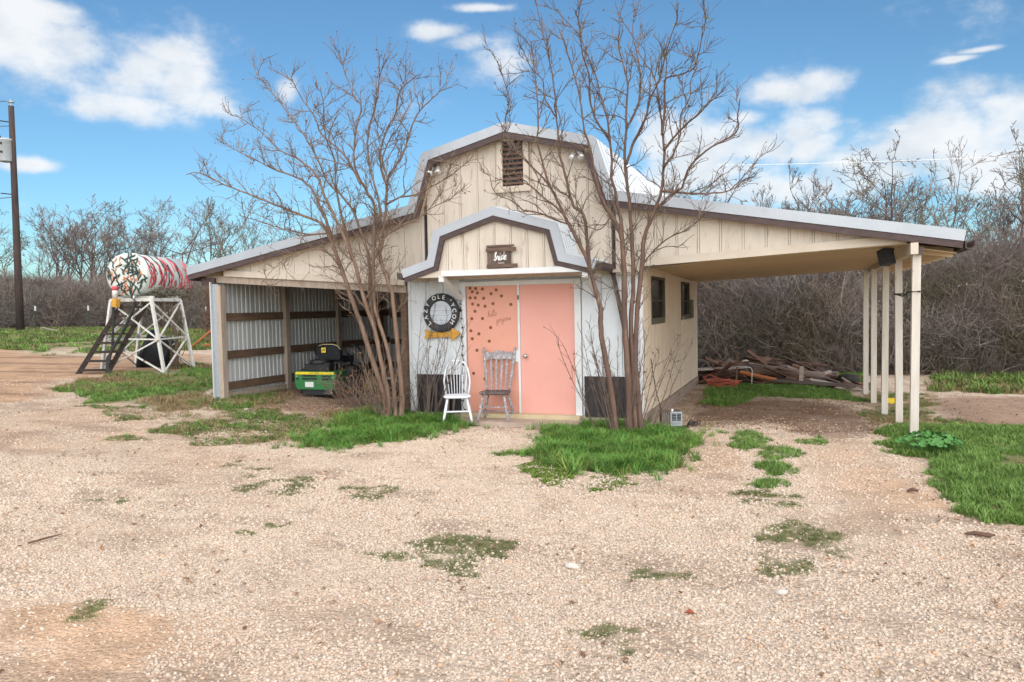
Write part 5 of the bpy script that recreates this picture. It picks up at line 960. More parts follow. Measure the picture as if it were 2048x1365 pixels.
# ------------------------------------------------------------------ fuel tank, its stand and steps
STAND = mat('flaking_white_steel', (.68, .66, .62), (.58, .55, .50), 6, .6, wear=(.22, .13, .085), wscale=8, wlo=.57, whi=.64)
TANKM = mat('mint_white_tank', (.53, .585, .54), (.62, .63, .60), 4, .45, wear=(.52, .58, .50), wscale=3, wlo=.5, whi=.7)
DSTROKE = mat('black_green_paint', (.03, .045, .04), (.06, .09, .075), 8, .55); RSTROKE = mat('red_paint', (.52, .045, .07), (.60, .12, .13), 6, .55); OSTROKE = mat('orange_paint', (.62, .22, .12), (.58, .3, .2), 8, .6)
tu, tv = Vector((-.30, .954, 0)), Vector((.954, .30, 0)); tc0 = Vector((-10.97, 3.58, 0)); ZT = 2.19
stand = thing('tank_stand', 'white flaking braced steel stand carrying the painted fuel tank', 'stand', (tc0.x, tc0.y, gz(tc0.x, tc0.y)), world_parts=True)
B_, T_ = {}, {}
for a in (-1, 1):
    for b_ in (-1, 1):
        pb = tc0 + tv * (.78 * a) + tu * (.77 * b_); pb.z = gz(pb.x, pb.y) - .02; pt = tc0 + tv * (.50 * a) + tu * (.72 * b_); pt.z = ZT; B_[a, b_], T_[a, b_] = pb, pt
        MB().bar(pb, pt, .065, .065).build('leg', STAND, stand)
for a in (-1, 1): MB().bar(T_[a, -1], T_[a, 1], .06, .08).build('top_rail', STAND, stand)
for b_ in (-1, 1): MB().bar(T_[-1, b_], T_[1, b_], .06, .08).build('top_rail', STAND, stand)
lp = lambda k, t_: B_[k].lerp(T_[k], t_)
for (k1, k2) in (((-1, -1), (1, -1)), ((1, -1), (1, 1)), ((1, 1), (-1, 1)), ((-1, 1), (-1, -1))):
    MB().bar(lp(k1, .47), lp(k2, .47), .04, .035).build('mid_rail', STAND, stand)
    for ta, tb in ((.03, .47), (.47, .97)):
        MB().bar(lp(k1, ta), lp(k2, tb), .035, .035).build('brace', STAND, stand); MB().bar(lp(k1, tb), lp(k2, ta), .035, .035).build('brace', STAND, stand)
for b_ in (-.6, .6):
    p0 = tc0 + tv * -.5 + tu * b_; p1 = tc0 + tv * .5 + tu * b_; p0.z = p1.z = ZT + .06; MB().bar(p0, p1, .08, .06).build('cradle', STAND, stand)
N0 = tc0 - tu * .80 - tv * .03; N0.z = ZT + .07 + .525; TL, TR = 2.35, .525
tank = thing('fuel_tank', 'cylindrical fuel tank daubed with camouflage strokes on a white stand', 'tank', N0, world_parts=True)
MB().lathe([(0, -.05), (.33, -.035), (.47, -.01), (TR, .03), (TR, TL - .03), (.47, TL + .01), (.35, TL + .035), (0, TL + .05)], N0, tu, 40).build('shell', TANKM, tank, True)
tb_ = tu.cross(Vector((0, 0, 1))).normalized()   # sideways on the end disc
R3 = random.Random(5)
def endstroke(mb, cx, cz_, L_, a, w_):
    q = []
    for i in range(6):
        t_ = (i / 5 - .5) * L_; x_ = cx + t_ * math.cos(a) + .02 * math.sin(i * 1.3); z_ = cz_ + t_ * math.sin(a); r_k = math.hypot(x_, z_)
        q.append(N0 + tb_ * -x_ + Vector((0, 0, z_)) - tu * (.052 - .045 * (r_k / .56) ** 2 + .001))
    mb.tube(q, [w_ * .5, w_, w_, w_, w_, w_ * .5], 4)
mbd, mbo = MB(), MB()
for k in range(56):
    r_k, a = .46 * math.sqrt(R3.random()), R3.uniform(0, 6.28); endstroke(mbd, r_k * math.cos(a), r_k * math.sin(a), R3.uniform(.14, .30), R3.choice((.9, 1.3, 1.6, 2.1, 2.5)) + R3.gauss(0, .2), .020)
for k in range(26):
    r_k, a = .46 * math.sqrt(R3.random()), R3.uniform(0, 6.28); endstroke(mbo, r_k * math.cos(a), r_k * math.sin(a), R3.uniform(.09, .18), R3.gauss(1.5, .5), .018)
for (dz, L_) in ((.20, .30), (.235, .26), (.12, .2)): endstroke(mbd, -.08 if dz > .15 else -.14, dz, L_, 0, .012)
mbr = MB()
for k in range(66):
    h = R3.uniform(.04, TL - .05); red = R3.random() < .32 + .55 * h / TL; a0 = R3.uniform(-.75, .35); a1 = a0 + R3.uniform(.35, 1.25); q = []
    for i in range(12):
        a = a0 + (a1 - a0) * i / 11; q.append(N0 + tu * (h + .035 * math.sin(a * 9 + k)) + (tb_ * math.cos(a) + Vector((0, 0, 1)) * math.sin(a)) * (TR + .001))
    (mbr if red else mbd).tube(q, [.007] + [R3.uniform(.013, .024)] * 10 + [.007], 4)
mbd.build('dark_paint_strokes', DSTROKE, tank); mbo.build('orange_paint_strokes', OSTROKE, tank); mbr.build('red_paint_strokes', RSTROKE, tank)
MB().lathe([(.08, 0), (.08, .025), (.05, .03), (0, .03)], N0 + tu * .35 + Vector((0, 0, TR - .01)), (0, 0, 1), 14).build('filler_cap', STAND, tank)
pump0 = N0 - tu * .12 + tb_ * -.20 * -1 * -1 + Vector((0, 0, -.40))
pump0 = N0 - tu * .13 - tv * .24 + Vector((0, 0, -.42))
MB().lathe([(.04, 0), (.07, .02), (.075, .07), (.05, .10), (0, .11)], pump0 + Vector((0, 0, .05)), (0, 0, 1), 12).build('pump_cap', RSTROKE, tank, True); MB().lathe([(.06, 0), (.065, .16), (.05, .18)], pump0 + Vector((0, 0, -.12)), (0, 0, 1), 12).build('pump_filter', STAND, tank, True)
MB().box(pump0 + Vector((.02, 0, -.24)), (.13, .12, .20), Euler((0, .2, 0))).build('pump_body', YEL, tank)
def hz(pts): return [Vector(p) for p in pts]
gF = gz(-10.7, 2.0)
h1 = hz([pump0 + Vector((-.03, -.02, -.3)), pump0 + Vector((-.05, -.05, -.8)), pump0 + Vector((-.06, -.10, -1.35)), (-10.98, 2.35, gF + .40), (-10.86, 2.22, gF + .15), (-10.62, 2.12, gF + .03), (-10.45, 2.15, gF + .02)])
h2 = hz([N0 - tu * .08 + tv * .22 + Vector((0, 0, -.62)), N0 - tu * .1 + tv * .16 + Vector((0, 0, -.85)), (-10.78, 2.60, gF + .95), (-10.92, 2.45, gF + .60), (-10.93, 2.35, gF + .35), (-10.80, 2.2, gF + .12), (-10.58, 2.08, gF + .03)])
def spl(P, n=5):
    o_ = []
    for i in range(len(P) - 1):
        p0, p1, p2, p3 = P[max(i - 1, 0)], P[i], P[i + 1], P[min(i + 2, len(P) - 1)]
        for k in range(n):
            t_ = k / n; o_.append(.5 * ((2 * p1) + (p2 - p0) * t_ + (2 * p0 - 5 * p1 + 4 * p2 - p3) * t_ ** 2 + (3 * p1 - p0 - 3 * p2 + p3) * t_ ** 3))
    return o_ + [P[-1]]
MB().tube(spl(h1), .028, 7).build('fuel_hose', RUBBER, tank, True); MB().tube(spl(h2), .036, 7).build('fuel_hose', RUBBER, tank, True)
MB().tube([N0 - tu * .02 + tv * .22 + Vector((0, 0, -.50)), N0 - tu * .14 + tv * .22 + Vector((0, 0, -.52)), N0 - tu * .10 + tv * .22 + Vector((0, 0, -.64))], .03, 8).build('outlet_pipe', STEEL, tank, True)
steps = thing('steep_steps', 'dark brown steep open steps leaning under the fuel tank', 'steps', (-11.3, 2.4, gz(-11.3, 2.4)), world_parts=True)
STEPM = mat('dark_stained_step', (.035, .026, .022), (.06, .043, .036), 4, .8, rnd=.1)
sa, sb2 = Vector((-11.02, 2.86, 2.08)), Vector((-10.60, 3.20, 2.08)); ea, eb = Vector((-11.56, 2.02, gz(-11.5, 2.1) - .02)), Vector((-11.10, 2.42, gz(-11.1, 2.5) - .02))
MB().bar(sa, ea, .04, .11).build('stringer', STEPM, steps); MB().bar(sb2, eb, .04, .11).build('stringer', STEPM, steps)
for k in range(8):
    t_ = .04 + k * .128; MB().bar(sa.lerp(ea, t_), sb2.lerp(eb, t_), .16, .05).build('tread', STEPM, steps)
TUB = mat('black_stock_tub', (.017, .018, .022), (.028, .029, .034), 6, .4)
tub = thing('stock_tub', 'black plastic tub tipped on its side under the tank stand', 'tub', (-11.45, 4.35, gz(-11.1, 4.5) + .34)); tub.rotation_euler = (rad(70), rad(6), rad(-60)); tub.scale = (1.0, 1.0, 1.35)
MB().lathe([(0, -.25), (.42, -.25), (.46, -.2), (.52, .18), (.56, .20), (.56, .23), (.50, .23), (.43, -.20), (0, -.21)], (0, 0, 0), (0, 0, 1), 26).build('basin', TUB, tub, True); MB().lathe([(.53, .16), (.575, .17), (.575, .235), (.53, .24)], (0, 0, 0), (0, 0, 1), 26).build('rim', TUB, tub, True)
ORG = mat('faded_orange_steel', (.42, .12, .045), (.33, .10, .04), 5, .6, wear=(.25, .12, .07), wscale=9, wlo=.6, whi=.7)
for (a, b_, lb) in (((-14.3, 9.2, .18), (-13.2, 9.75, .36), 'faded orange steel pipe resting low beside the shed corner'), ((-14.9, 9.1, .0), (-14.1, 9.5, .75), 'faded orange steel pipe propped steeply behind the tank stand')):
    z0 = gz(a[0], a[1]); o = MB().tube([Vector(a) + Vector((0, 0, z0)), Vector(b_) + Vector((0, 0, z0))], .03, 10).build('orange_pipe', ORG, None, True); tag(o, lb, 'pipe', 'orange pipes behind the tank')

# ------------------------------------------------------------------ utility pole and field fence
POLEM = mat('creosoted_pole', (.085, .058, .052), (.045, .034, .033), 3, .9, bump=.5, stretch=(6, 6, .4)); 
GREYT = mat('transformer_grey', (.46, .50, .52), (.40, .43, .45), 6, .5)
p0 = Vector((-28.51, 13.51, gz(-28.5, 13.5) - .1)); p1 = Vector((-27.75, 13.0, 11.0))
up = thing('utility_pole', 'tall dark wooden utility pole with grey transformer at the left edge', 'utility pole', p0, world_parts=True)
MB().tube([p0, p0.lerp(p1, .3), p0.lerp(p1, .65), p1], [.165, .15, .13, .11], 12).build('pole', POLEM, up, True)
pd = (p1 - p0).normalized(); tp = p0.lerp(p1, .81) + Vector((-.22, -.18, 0)); side = Vector((-.68, -.73, 0))
tr = MB().lathe([(0, -.5), (.24, -.5), (.26, -.47), (.31, .38), (.34, .40), (.34, .46), (.15, .52), (0, .53)], tp, (0, 0, 1), 20).build('transformer', GREYT, up, True)
for z_ in (-.12, .25): MB().lathe([(.05, 0), (.05, .05), (0, .06)], tp + Vector((.12, -.28, z_)), (.4, -.9, 0), 8).build('bushing', BLACK, tr)
MB().tube([tp + Vector((-.1, -.1, .5)), tp + Vector((-.25, -.2, .82))], .04, 7).build('insulator', BLACK, up); MB().lathe([(.04, 0), (.04, .12), (.13, .14), (.13, .17), (.04, .2), (.06, .26), (0, .28)], p1, (0, 0, 1), 10).build('insulator', GREYT, up)
for fr_, L_ in ((.93, .6), (.78, .35), (.62, .4)):
    q = p0.lerp(p1, fr_); MB().tube([q, q + Vector((-.55, -.6, .06)) * L_ * 1.6], .025, 6).build('bracket', BLACK, up)
WIREM = mat('grey_wire', (.10, .10, .11), None, rough=.5)
for k, (fr_, dz, dirv) in enumerate(((1.02, .3, (-18, -12, .5)), (.915, .1, (-18, -12, .3)), (.61, -.1, (-18, -11, -.4)))):
    q = p0.lerp(p1, fr_); e_ = q + Vector(dirv); pts = [q.lerp(e_, t_) - Vector((0, 0, .5 * 4 * t_ * (1 - t_))) for t_ in np.linspace(0, 1, 9)]
    tag(MB().tube(pts, .018, 5).build('power_wire', WIREM), ('thin wire running left from the top of the utility pole', 'thin wire running left from just below the pole top', 'low service wire running left from the middle of the utility pole')[k], 'wire', 'wires from the utility pole')
fpts = [(-46, 3.5), (-40.5, 7.5), (-35, 11.2), (-28.57, 14.3), (-28.3, 16.9), (-23, 19.0), (-18.5, 20.5), (-13, 21.5)]
fn = thing('wire_fence', 'sagging wire field fence on white-tipped steel posts by the wood', 'fence', (fpts[0][0], fpts[0][1], gz(*fpts[0])), world_parts=True)
TPOST = mat('green_steel_post', (.05, .06, .05), None, rough=.7)
for x_, y_ in fpts:
    z_ = gz(x_, y_); po = MB().bar((x_, y_, z_ - .1), (x_ + .02, y_, z_ + .95), .045, .045).build('fence_post', TPOST, fn); MB().bar((x_ + .02, y_, z_ + .952), (x_ + .024, y_, z_ + 1.18), .052, .052).build('white_tip', WHITE_TRIM, po)
for zz in (.15, .4, .65, .9, 1.1):
    for (a, b_) in zip(fpts, fpts[1:]): MB().tube([(a[0], a[1], gz(*a) + zz), ((a[0] + b_[0]) / 2, (a[1] + b_[1]) / 2, gz(*a) / 2 + gz(*b_) / 2 + zz - .03), (b_[0], b_[1], gz(*b_) + zz)], .006, 4).build('wire', WIREM, fn)
o = MB().bar((-29.2, 15.1, gz(-29.2, 15.1) + .12), (-26.2, 13.5, gz(-26.2, 13.5) + .07), .12, .12).build('fallen_beam', TANWOOD); tag(o, 'pale fallen beam lying in the grass near the utility pole', 'beam')
ow = MB().tube([Vector((2.4, 9.2, 5.35)).lerp(Vector((26, 12.5, 5.75)), t_) - Vector((0, 0, .9 * 4 * t_ * (1 - t_) * .4)) for t_ in np.linspace(0, 1, 14)], .007, 5).build('service_wire', mat('white_wire', (.75, .75, .75), None, rough=.5)); tag(ow, 'pale overhead wire crossing the sky above the carport roof', 'wire')
# ------------------------------------------------------------------ trees and shrubs
BARK_L = mat('crepe_myrtle_bark', (.235, .15, .105), (.145, .09, .065), 3.0, .75, bump=.4, stretch=(5, 5, .8), wear=(.33, .245, .175), wscale=5, wlo=.52, whi=.72, wstretch=(5, 5, .8))
BARK_R = mat('red_myrtle_bark', (.165, .098, .073), (.10, .06, .047), 3.0, .65, bump=.4, stretch=(5, 5, .8), wear=(.30, .195, .125), wscale=4, wlo=.54, whi=.72, wstretch=(5, 5, .7))
TWIG_L = mat('dry_twigs', (.23, .165, .125), (.15, .105, .08), 6, .85)
TWIG_R = mat('dark_twigs', (.17, .125, .10), (.11, .08, .065), 6, .85)
POD = mat('brown_seed_pods', (.115, .06, .036), (.19, .10, .06), 30, .9)
DEADLEAF = mat('dead_leaves', (.30, .145, .07), (.20, .09, .045), 20, .9)
LICHEN = mat('lichen', (.27, .28, .12), (.20, .22, .12), 30, .95)
RB = random.Random(3)
def rvec(R): return Vector((R.gauss(0, 1), R.gauss(0, 1), R.gauss(0, 1))).normalized()
def twig_path(p, d, L_, R, n, up=.05, wig=.30):
    q = [p.copy()]; d = d.normalized()
    for i in range(n):
        d = (d + rvec(R) * wig + Vector((0, 0, up))).normalized(); q.append(q[-1] + d * (L_ / n))
    return q
def blob(mb, p, s_, R):
    q = [p + rvec(R) * s_ * R.uniform(.7, 1.1) for _ in range(4)]; mb.add(q, [(0, 1, 2), (0, 2, 3), (0, 3, 1), (1, 3, 2)])
def leafbit(mb, p, s_, R):
    a, b_ = rvec(R) * s_, rvec(R) * s_ * .6; mb.add([p - a, p + b_, p + a, p - b_], [(0, 1, 2, 3)])
def front_tree(root, LIMBS, bark, twig, seed, ymax, podmat, podrate, lichen=0.0, dens=.125, zmin=1.5):
    R = random.Random(seed); tw, pods, lich = MB(), MB(), MB()
    for fl in LIMBS:
        P = [Vector((fl[i], fl[i + 1], fl[i + 2])) for i in range(0, len(fl), 4)]; r = [fl[i + 3] for i in range(0, len(fl), 4)]
        base = P[0].z < .3
        S = spl(P, 4); rs = [r[min(i // 4, len(r) - 2)] * (1 - (i % 4) / 4) + r[min(i // 4 + 1, len(r) - 1)] * (i % 4) / 4 for i in range(len(S) - 1)] + [r[-1]]
        S = [s_ + rvec(R) * .006 for s_ in S]; rs = [q * R.uniform(.93, 1.08) for q in rs]
        if base:
            rs[0] *= 1.35; rs[1] *= 1.2
        MB().tube(S, rs, 9 if base else 7).build('trunk' if base else 'branch', bark, root, True)
        acc = 0.0; total = sum((b_ - a).length for a, b_ in zip(S, S[1:])); run = 0
        for i in range(len(S) - 1):
            seg = S[i + 1] - S[i]; run += seg.length; acc += seg.length; t_ = run / total
            if S[i].z < zmin and base: acc = 0; continue
            while acc > dens:
                acc -= dens * R.uniform(.7, 1.3)
                p = S[i].lerp(S[i + 1], R.random()); tg = seg.normalized()
                d = (tg * .8 + rvec(R) * .95 + Vector((0, 0, .34))).normalized()
                if p.y > -.25: d.y = -abs(d.y)
                L_ = R.uniform(.28, .80) * (1.05 - .62 * t_); n = 5
                q = twig_path(p, d, L_, R, n)
                q = [Vector((v.x, min(v.y, ymax), v.z)) for v in q]
                r0 = min(.0085, rs[i] * .55 + .002); tw.tube(q, [r0 * (1 - .55 * j / n) for j in range(n + 1)], 4, False)
                for j in range(1, n + 1):
                    for _ in range(2 if R.random() < .55 else 1):
                        d2 = (q[j] - q[j - 1]).normalized() + rvec(R) * .8 + Vector((0, 0, .2)); q2 = twig_path(q[j], d2, R.uniform(.08, .28), R, 3)
                        q2 = [Vector((v.x, min(v.y, ymax), v.z)) for v in q2]
                        tw.tube(q2, [.0042, .0038, .0034, .0028], 3, False)
                        if R.random() < podrate:
                            for _ in range(R.choice((1, 2, 3))): blob(pods, q2[-1] + rvec(R) * .022, R.uniform(.010, .018), R)
                        if R.random() < lichen * .25: leafbit(lich, q2[1], .014, R)
                if lichen and R.random() < lichen:
                    for _ in range(R.randint(4, 14)): leafbit(lich, q[1] + rvec(R) * .03, R.uniform(.010, .022), R)
    tw.build('crown', twig, root)
    if pods.v: pods.build('seed_pods', podmat, root)
    if lich.v: lich.build('lichen', LICHEN, root)
def shoots(root, base, n, h0, h1, spread, seed, m_, leafm=None, leafn=0, name='basal_shoots', tilt=(0, 0), ymax=.2):
    R = random.Random(seed); mb, lf = MB(), MB()
    for k in range(n):
        a = R.uniform(0, 6.28); b_ = Vector(base) + Vector((.16 * math.cos(a), .09 * math.sin(a), -.05)); h = R.uniform(h0, h1)
        d = Vector((math.cos(a) * spread * R.uniform(.2, 1) + tilt[0], math.sin(a) * spread * .6 * R.uniform(.2, 1) + tilt[1], 1))
        q = twig_path(b_, d, h, R, 7, .06, .12); q = [Vector((v.x, min(v.y, ymax), v.z)) for v in q]; mb.tube(q, [.006 * (1 - .6 * j / 7) + .001 for j in range(8)], 4, False)
        for j in range(3, 8):
            for _ in range(2):
                q2 = twig_path(q[j], (q[j] - q[j - 1]).normalized() + rvec(R) * .7, R.uniform(.08, .25), R, 3); q2 = [Vector((v.x, min(v.y, ymax), v.z)) for v in q2]; mb.tube(q2, [.0035, .003, .003, .0025], 3, False)
                if leafm and R.random() < leafn: leafbit(lf, q2[R.randint(1, 3)], R.uniform(.014, .03), R)
    mb.build(name, m_, root)
    if lf.v: lf.build('dead_leaves', leafm, root)
tl = thing('bare_tree', 'bare multi-stemmed crepe myrtle with brown seed pods before the open shed bay', 'tree', (-2.0, -.4, gz(-2, -.4)), world_parts=True, group='bare trees in front of the barn')
front_tree(tl, [[v * .9 if i % 4 == 3 else v for i, v in enumerate(l)] for l in LEFT_LIMBS], BARK_L, TWIG_L, 11, -.06, POD, .62, 0, .135)
shoots(tl, (-1.95, -.40, gz(-2, -.4)), 18, .5, 1.4, .40, 5, TWIG_L, DEADLEAF, .45)
shoots(tl, (-2.2, -.25, gz(-2, -.4)), 9, .4, .9, .6, 6, TWIG_L, DEADLEAF, .9, 'leafy_shoots')
tr_ = thing('bare_tree', 'bare red-barked crepe myrtle with lichen at the right corner of the porch', 'tree', (1.95, -.6, gz(1.95, -.6)), world_parts=True, group='bare trees in front of the barn')
front_tree(tr_, [[v * .92 if i % 4 == 3 else v for i, v in enumerate(l)] for l in RIGHT_LIMBS], BARK_R, TWIG_R, 12, -.08, POD, .30, .34, .18)
shoots(tr_, (1.95, -.62, 0), 14, .6, 1.7, .35, 8, TWIG_R, POD, .25)
shoots(tr_, (1.75, -.66, 0), 7, 1.1, 1.9, .2, 9, TWIG_R, POD, .4, 'basal_shoots', (-.42, -.1))
shoots(tr_, (2.15, -.62, 0), 8, 1.0, 1.9, .2, 10, TWIG_R, POD, .3, 'basal_shoots', (.34, .05))
sh = thing('bare_shrub', 'thin leafless shrub of dark twigs against the white wall left of the round sign', 'shrub', (-1.50, -.02, gz(-1.5, 0)), world_parts=True)
shoots(sh, (-1.52, -.04, gz(-1.5, 0)), 8, 1.1, 2.1, .26, 21, TWIG_R, DEADLEAF, .06, 'stems', (.10, -.03), .2); shoots(sh, (-1.45, -.04, gz(-1.5, 0)), 5, 1.0, 1.7, .2, 23, TWIG_R, None, 0, 'stems', (.5, -.05), .2)
shoots(sh, (-1.60, -.02, gz(-1.6, 0)), 9, .5, 1.1, .3, 22, TWIG_R, DEADLEAF, .1, 'stems', (-.1, 0), .2)
bh = thing('brush_heap', 'heap of dead leafy twigs beside the riding mower in the shed mouth', 'brush heap', (-3.1, .55, gz(-3.1, .55)), world_parts=True)
for k_, (bx, by) in enumerate(((-3.35, .75), (-3.0, .6), (-2.75, .45), (-3.1, .95))): shoots(bh, (bx, by, gz(bx, by)), 11, .35, .75, 1.3, 300 + k_, TWIG_L, DEADLEAF, .8, 'twigs', ymax=1.6)
ds = thing('dry_conifer', 'small reddish-brown dead bush by the left shed corner', 'shrub', (-15.6, 11.4, gz(-15.6, 11.4)), world_parts=True)
R = random.Random(31); mb = MB()
for k in range(420):
    h = R.random() ** .8 * 2.3; a = R.uniform(0, 6.28); rr = (.55 - .16 * h) * R.random() ** .5; p = Vector((-15.6 + rr * math.cos(a), 11.4 + rr * math.sin(a), gz(-15.6, 11.4) + h)); mb.tube(twig_path(p, Vector((math.cos(a), math.sin(a), .8)), .35, R, 3), [.012, .01, .008, .005], 3, False)
mb.build('foliage', mat('dead_conifer', (.17, .085, .055), (.11, .06, .04), 8, .95), ds); MB().tube([(-15.6, 11.4, gz(-15.6, 11.4) - .1), (-15.58, 11.4, gz(-15.6, 11.4) + 2.2)], [.05, .015], 6).build('trunk', TWIG_R, ds)
# dry vine hanging under the tank
VINE = mat('dry_vine', (.17, .15, .085), (.11, .085, .055), 8, .95)
dv = thing('dry_vine', 'dry tangled vine climbing a stem to the belly of the fuel tank', 'vine', (-10.75, 4.15, gz(-10.75, 4.15)), world_parts=True)
R = random.Random(33); mb = MB()
for k in range(380):
    h = R.uniform(.25, TL + .2); a = R.uniform(-2.6, -.45); p = N0 + tu * h + (tb_ * math.cos(a) + Vector((0, 0, 1)) * math.sin(a)) * (TR + R.uniform(.0, .05))
    mb.tube(twig_path(p, tu * R.choice((-1, 1)) + rvec(R) * .6 + Vector((0, 0, -.1)), R.uniform(.2, .6), R, 4, -.04, .35), [.009, .008, .007, .006, .004], 3, False)
for k in range(16):
    q = [Vector((-10.72 + R.gauss(0, .05), 4.2 + R.gauss(0, .05), gz(-10.7, 4.2) - .05))]
    for j in range(8): q.append(q[-1] + Vector((R.gauss(0, .05), R.gauss(0, .05), R.uniform(.12, .27))))
    mb.tube(q, .010, 3, False)
mb.build('foliage', VINE, dv); MB().tube([(-10.72, 4.2, gz(-10.7, 4.2) - .1), (-10.68, 4.22, 1.1), (-10.74, 4.18, 1.7), (-10.70, 4.1, 2.25)], [.06, .045, .035, .03], 8).build('stem', TWIG_L, dv, True)

# ------------------------------------------------------------------ the wood behind
def wood_tree(seed, h, spread, style):
    R = random.Random(seed); tk, cw = MB(), MB()
    def grow(p, d, L_, r, depth, mb):
        n = (7, 5, 4, 3, 2)[depth]; q = [p.copy()]; d = d.normalized()
        for i in range(n):
            d = (d + rvec(R) * (.10, .16, .22, .26, .3)[depth] + Vector((0, 0, (.05, .10, .08, .05, .03)[depth]))).normalized(); q.append(q[-1] + d * L_ / n)
        mb.tube(q, [max(r * (1 - (.86, .75, .68, .6, .5)[depth] * j / n), .0065) for j in range(n + 1)], (7, 5, 4, 3, 3)[depth], False)
        if depth == 4: return
        kids = ((7, 10), (4, 6), (3, 5), (2, 3))[depth]
        nk_ = R.randint(*kids)
        for k in range(nk_):
            t_ = 1.0 if depth < 2 and k < 3 else R.uniform((.28, .2, .15, .1)[depth], 1.0); i = min(int(t_ * n), n - 1); pp = q[i].lerp(q[i + 1], t_ * n - i); tg = (q[i + 1] - q[i]).normalized()
            d2 = tg * (.75, .75, .7, .7)[depth] + rvec(R) * spread * (1.15, .95, .85, .85)[depth] + Vector((0, 0, .12))
            grow(pp, d2, L_ * (.86, .50, .48, .5)[depth] * R.uniform(.7, 1.2) * (1.15 - .5 * t_), max(r * (1 - .6 * t_) * (.48, .55, .55, .6)[depth], .008), depth + 1, cw if depth >= 1 else tk)
    for k in range(style): grow(Vector((.2 * k * R.uniform(-1, 1), .2 * R.uniform(-1, 1), -.2)), Vector((R.gauss(0, .12), R.gauss(0, .12), 1)), h * R.uniform(.48, .60), .019 * h * R.uniform(.8, 1.1) / style ** .3, 0, tk)
    return tk, cw
WB = [mat('grey_wood_bark', (.20, .165, .145), (.12, .095, .085), 4, .95, stretch=(4, 4, .8)), mat('brown_wood_bark', (.15, .105, .09), (.09, .065, .058), 4, .95, stretch=(4, 4, .8)), mat('lichened_bark', (.22, .21, .16), (.14, .125, .10), 4, .95, stretch=(4, 4, .8))]
WT = [mat('grey_wood_twigs', (.29, .255, .235), (.21, .18, .165), 3, .95, rnd=.15), mat('brown_wood_twigs', (.22, .175, .155), (.155, .12, .108), 3, .95, rnd=.15), mat('olive_twigs', (.20, .185, .125), (.14, .125, .09), 3, .95, rnd=.15)]
PROT = []
for k, (h, s_, st_) in enumerate(((6.5, .85, 1), (6.5, .7, 2), (6.5, 1.0, 1), (6.5, .8, 2), (6.5, .95, 1), (6.5, .65, 1))):
    a, b_ = wood_tree(100 + k, h, s_, st_); PROT.append((a.mesh('trunk', WB[k % 3]), b_.mesh('crown', WT[k % 3]), max(v[2] for v in b_.v)))
TREES = [('L',-35.9,18.3,5.4),('L',-32.9,17.4,4.8),('L',-31.5,17.5,5.9),('L',-32.3,19.6,6.6),('L',-29.4,18.4,6.4),('L',-30.9,21.2,7.0),('L',-27.2,19.3,6.5),('L',-30.7,24.3,6.5),('L',-25.8,20.7,6.4),('L',-23.7,19.9,6.2),('L',-25.6,23.6,6.3),('L',-23.4,22.8,6.0),('L',-24.9,26.7,6.1),('L',-22.1,25.0,5.5),('L',-21.6,26.6,5.8),('L',-22.3,30.9,6.0),('L',-17.9,28.9,6.3),('L',-14.2,28.5,6.0),('L',-33.5,14.8,5.6),('L',-32.6,12.5,5.6),
 ('R',-0.8,22.2,6.9),('R',0.9,18.4,7.0),('R',1.6,21.5,7.3),('R',3.5,23.6,6.8),('R',4.8,18.6,6.7),('R',5.8,19.6,6.5),('R',6.2,15.5,5.2),('R',7.1,15.5,6.6),('R',8.0,16.4,6.4),('R',8.2,13.3,6.3),('R',9.4,16.1,5.5),('R',8.9,11.1,5.2),('R',9.9,13.0,6.6),('R',10.4,11.8,5.6),('R',11.8,13.5,5.4),('R',-3.2,21.8,6.3),('R',-6.5,22.9,6.1),
 ('L',-39,19,6.2),('L',-38,23,6.8),('L',-35,24.5,6.9),('L',-29,25.5,6.9),('L',-27.5,23.2,6.6),('L',-33.8,21.6,6.6),('L',-37,15.5,5.6),('L',-20,24,5.4),('R',2.6,17.5,5.6),('R',6.6,18.6,6.0),('R',12.6,16.5,6.2),('R',7.5,12.9,4.6),('R',14.2,14.5,6.0),('R',-10,24.5,6.0)]
SPECIAL = {27: 'tall thin bare tree standing highest over the right end of the carport roof', 29: 'tall bare tree leaning right of the carport roof end', 24: 'rounded bushy bare tree showing above the middle of the carport roof', 31: 'slim bare tree just right of the carport eave', 32: 'bare tree at the far right edge of the picture', 9: 'bare tree with open limbs between the tank and the barn', 6: 'bare tree directly behind the painted fuel tank'}
R = random.Random(77)
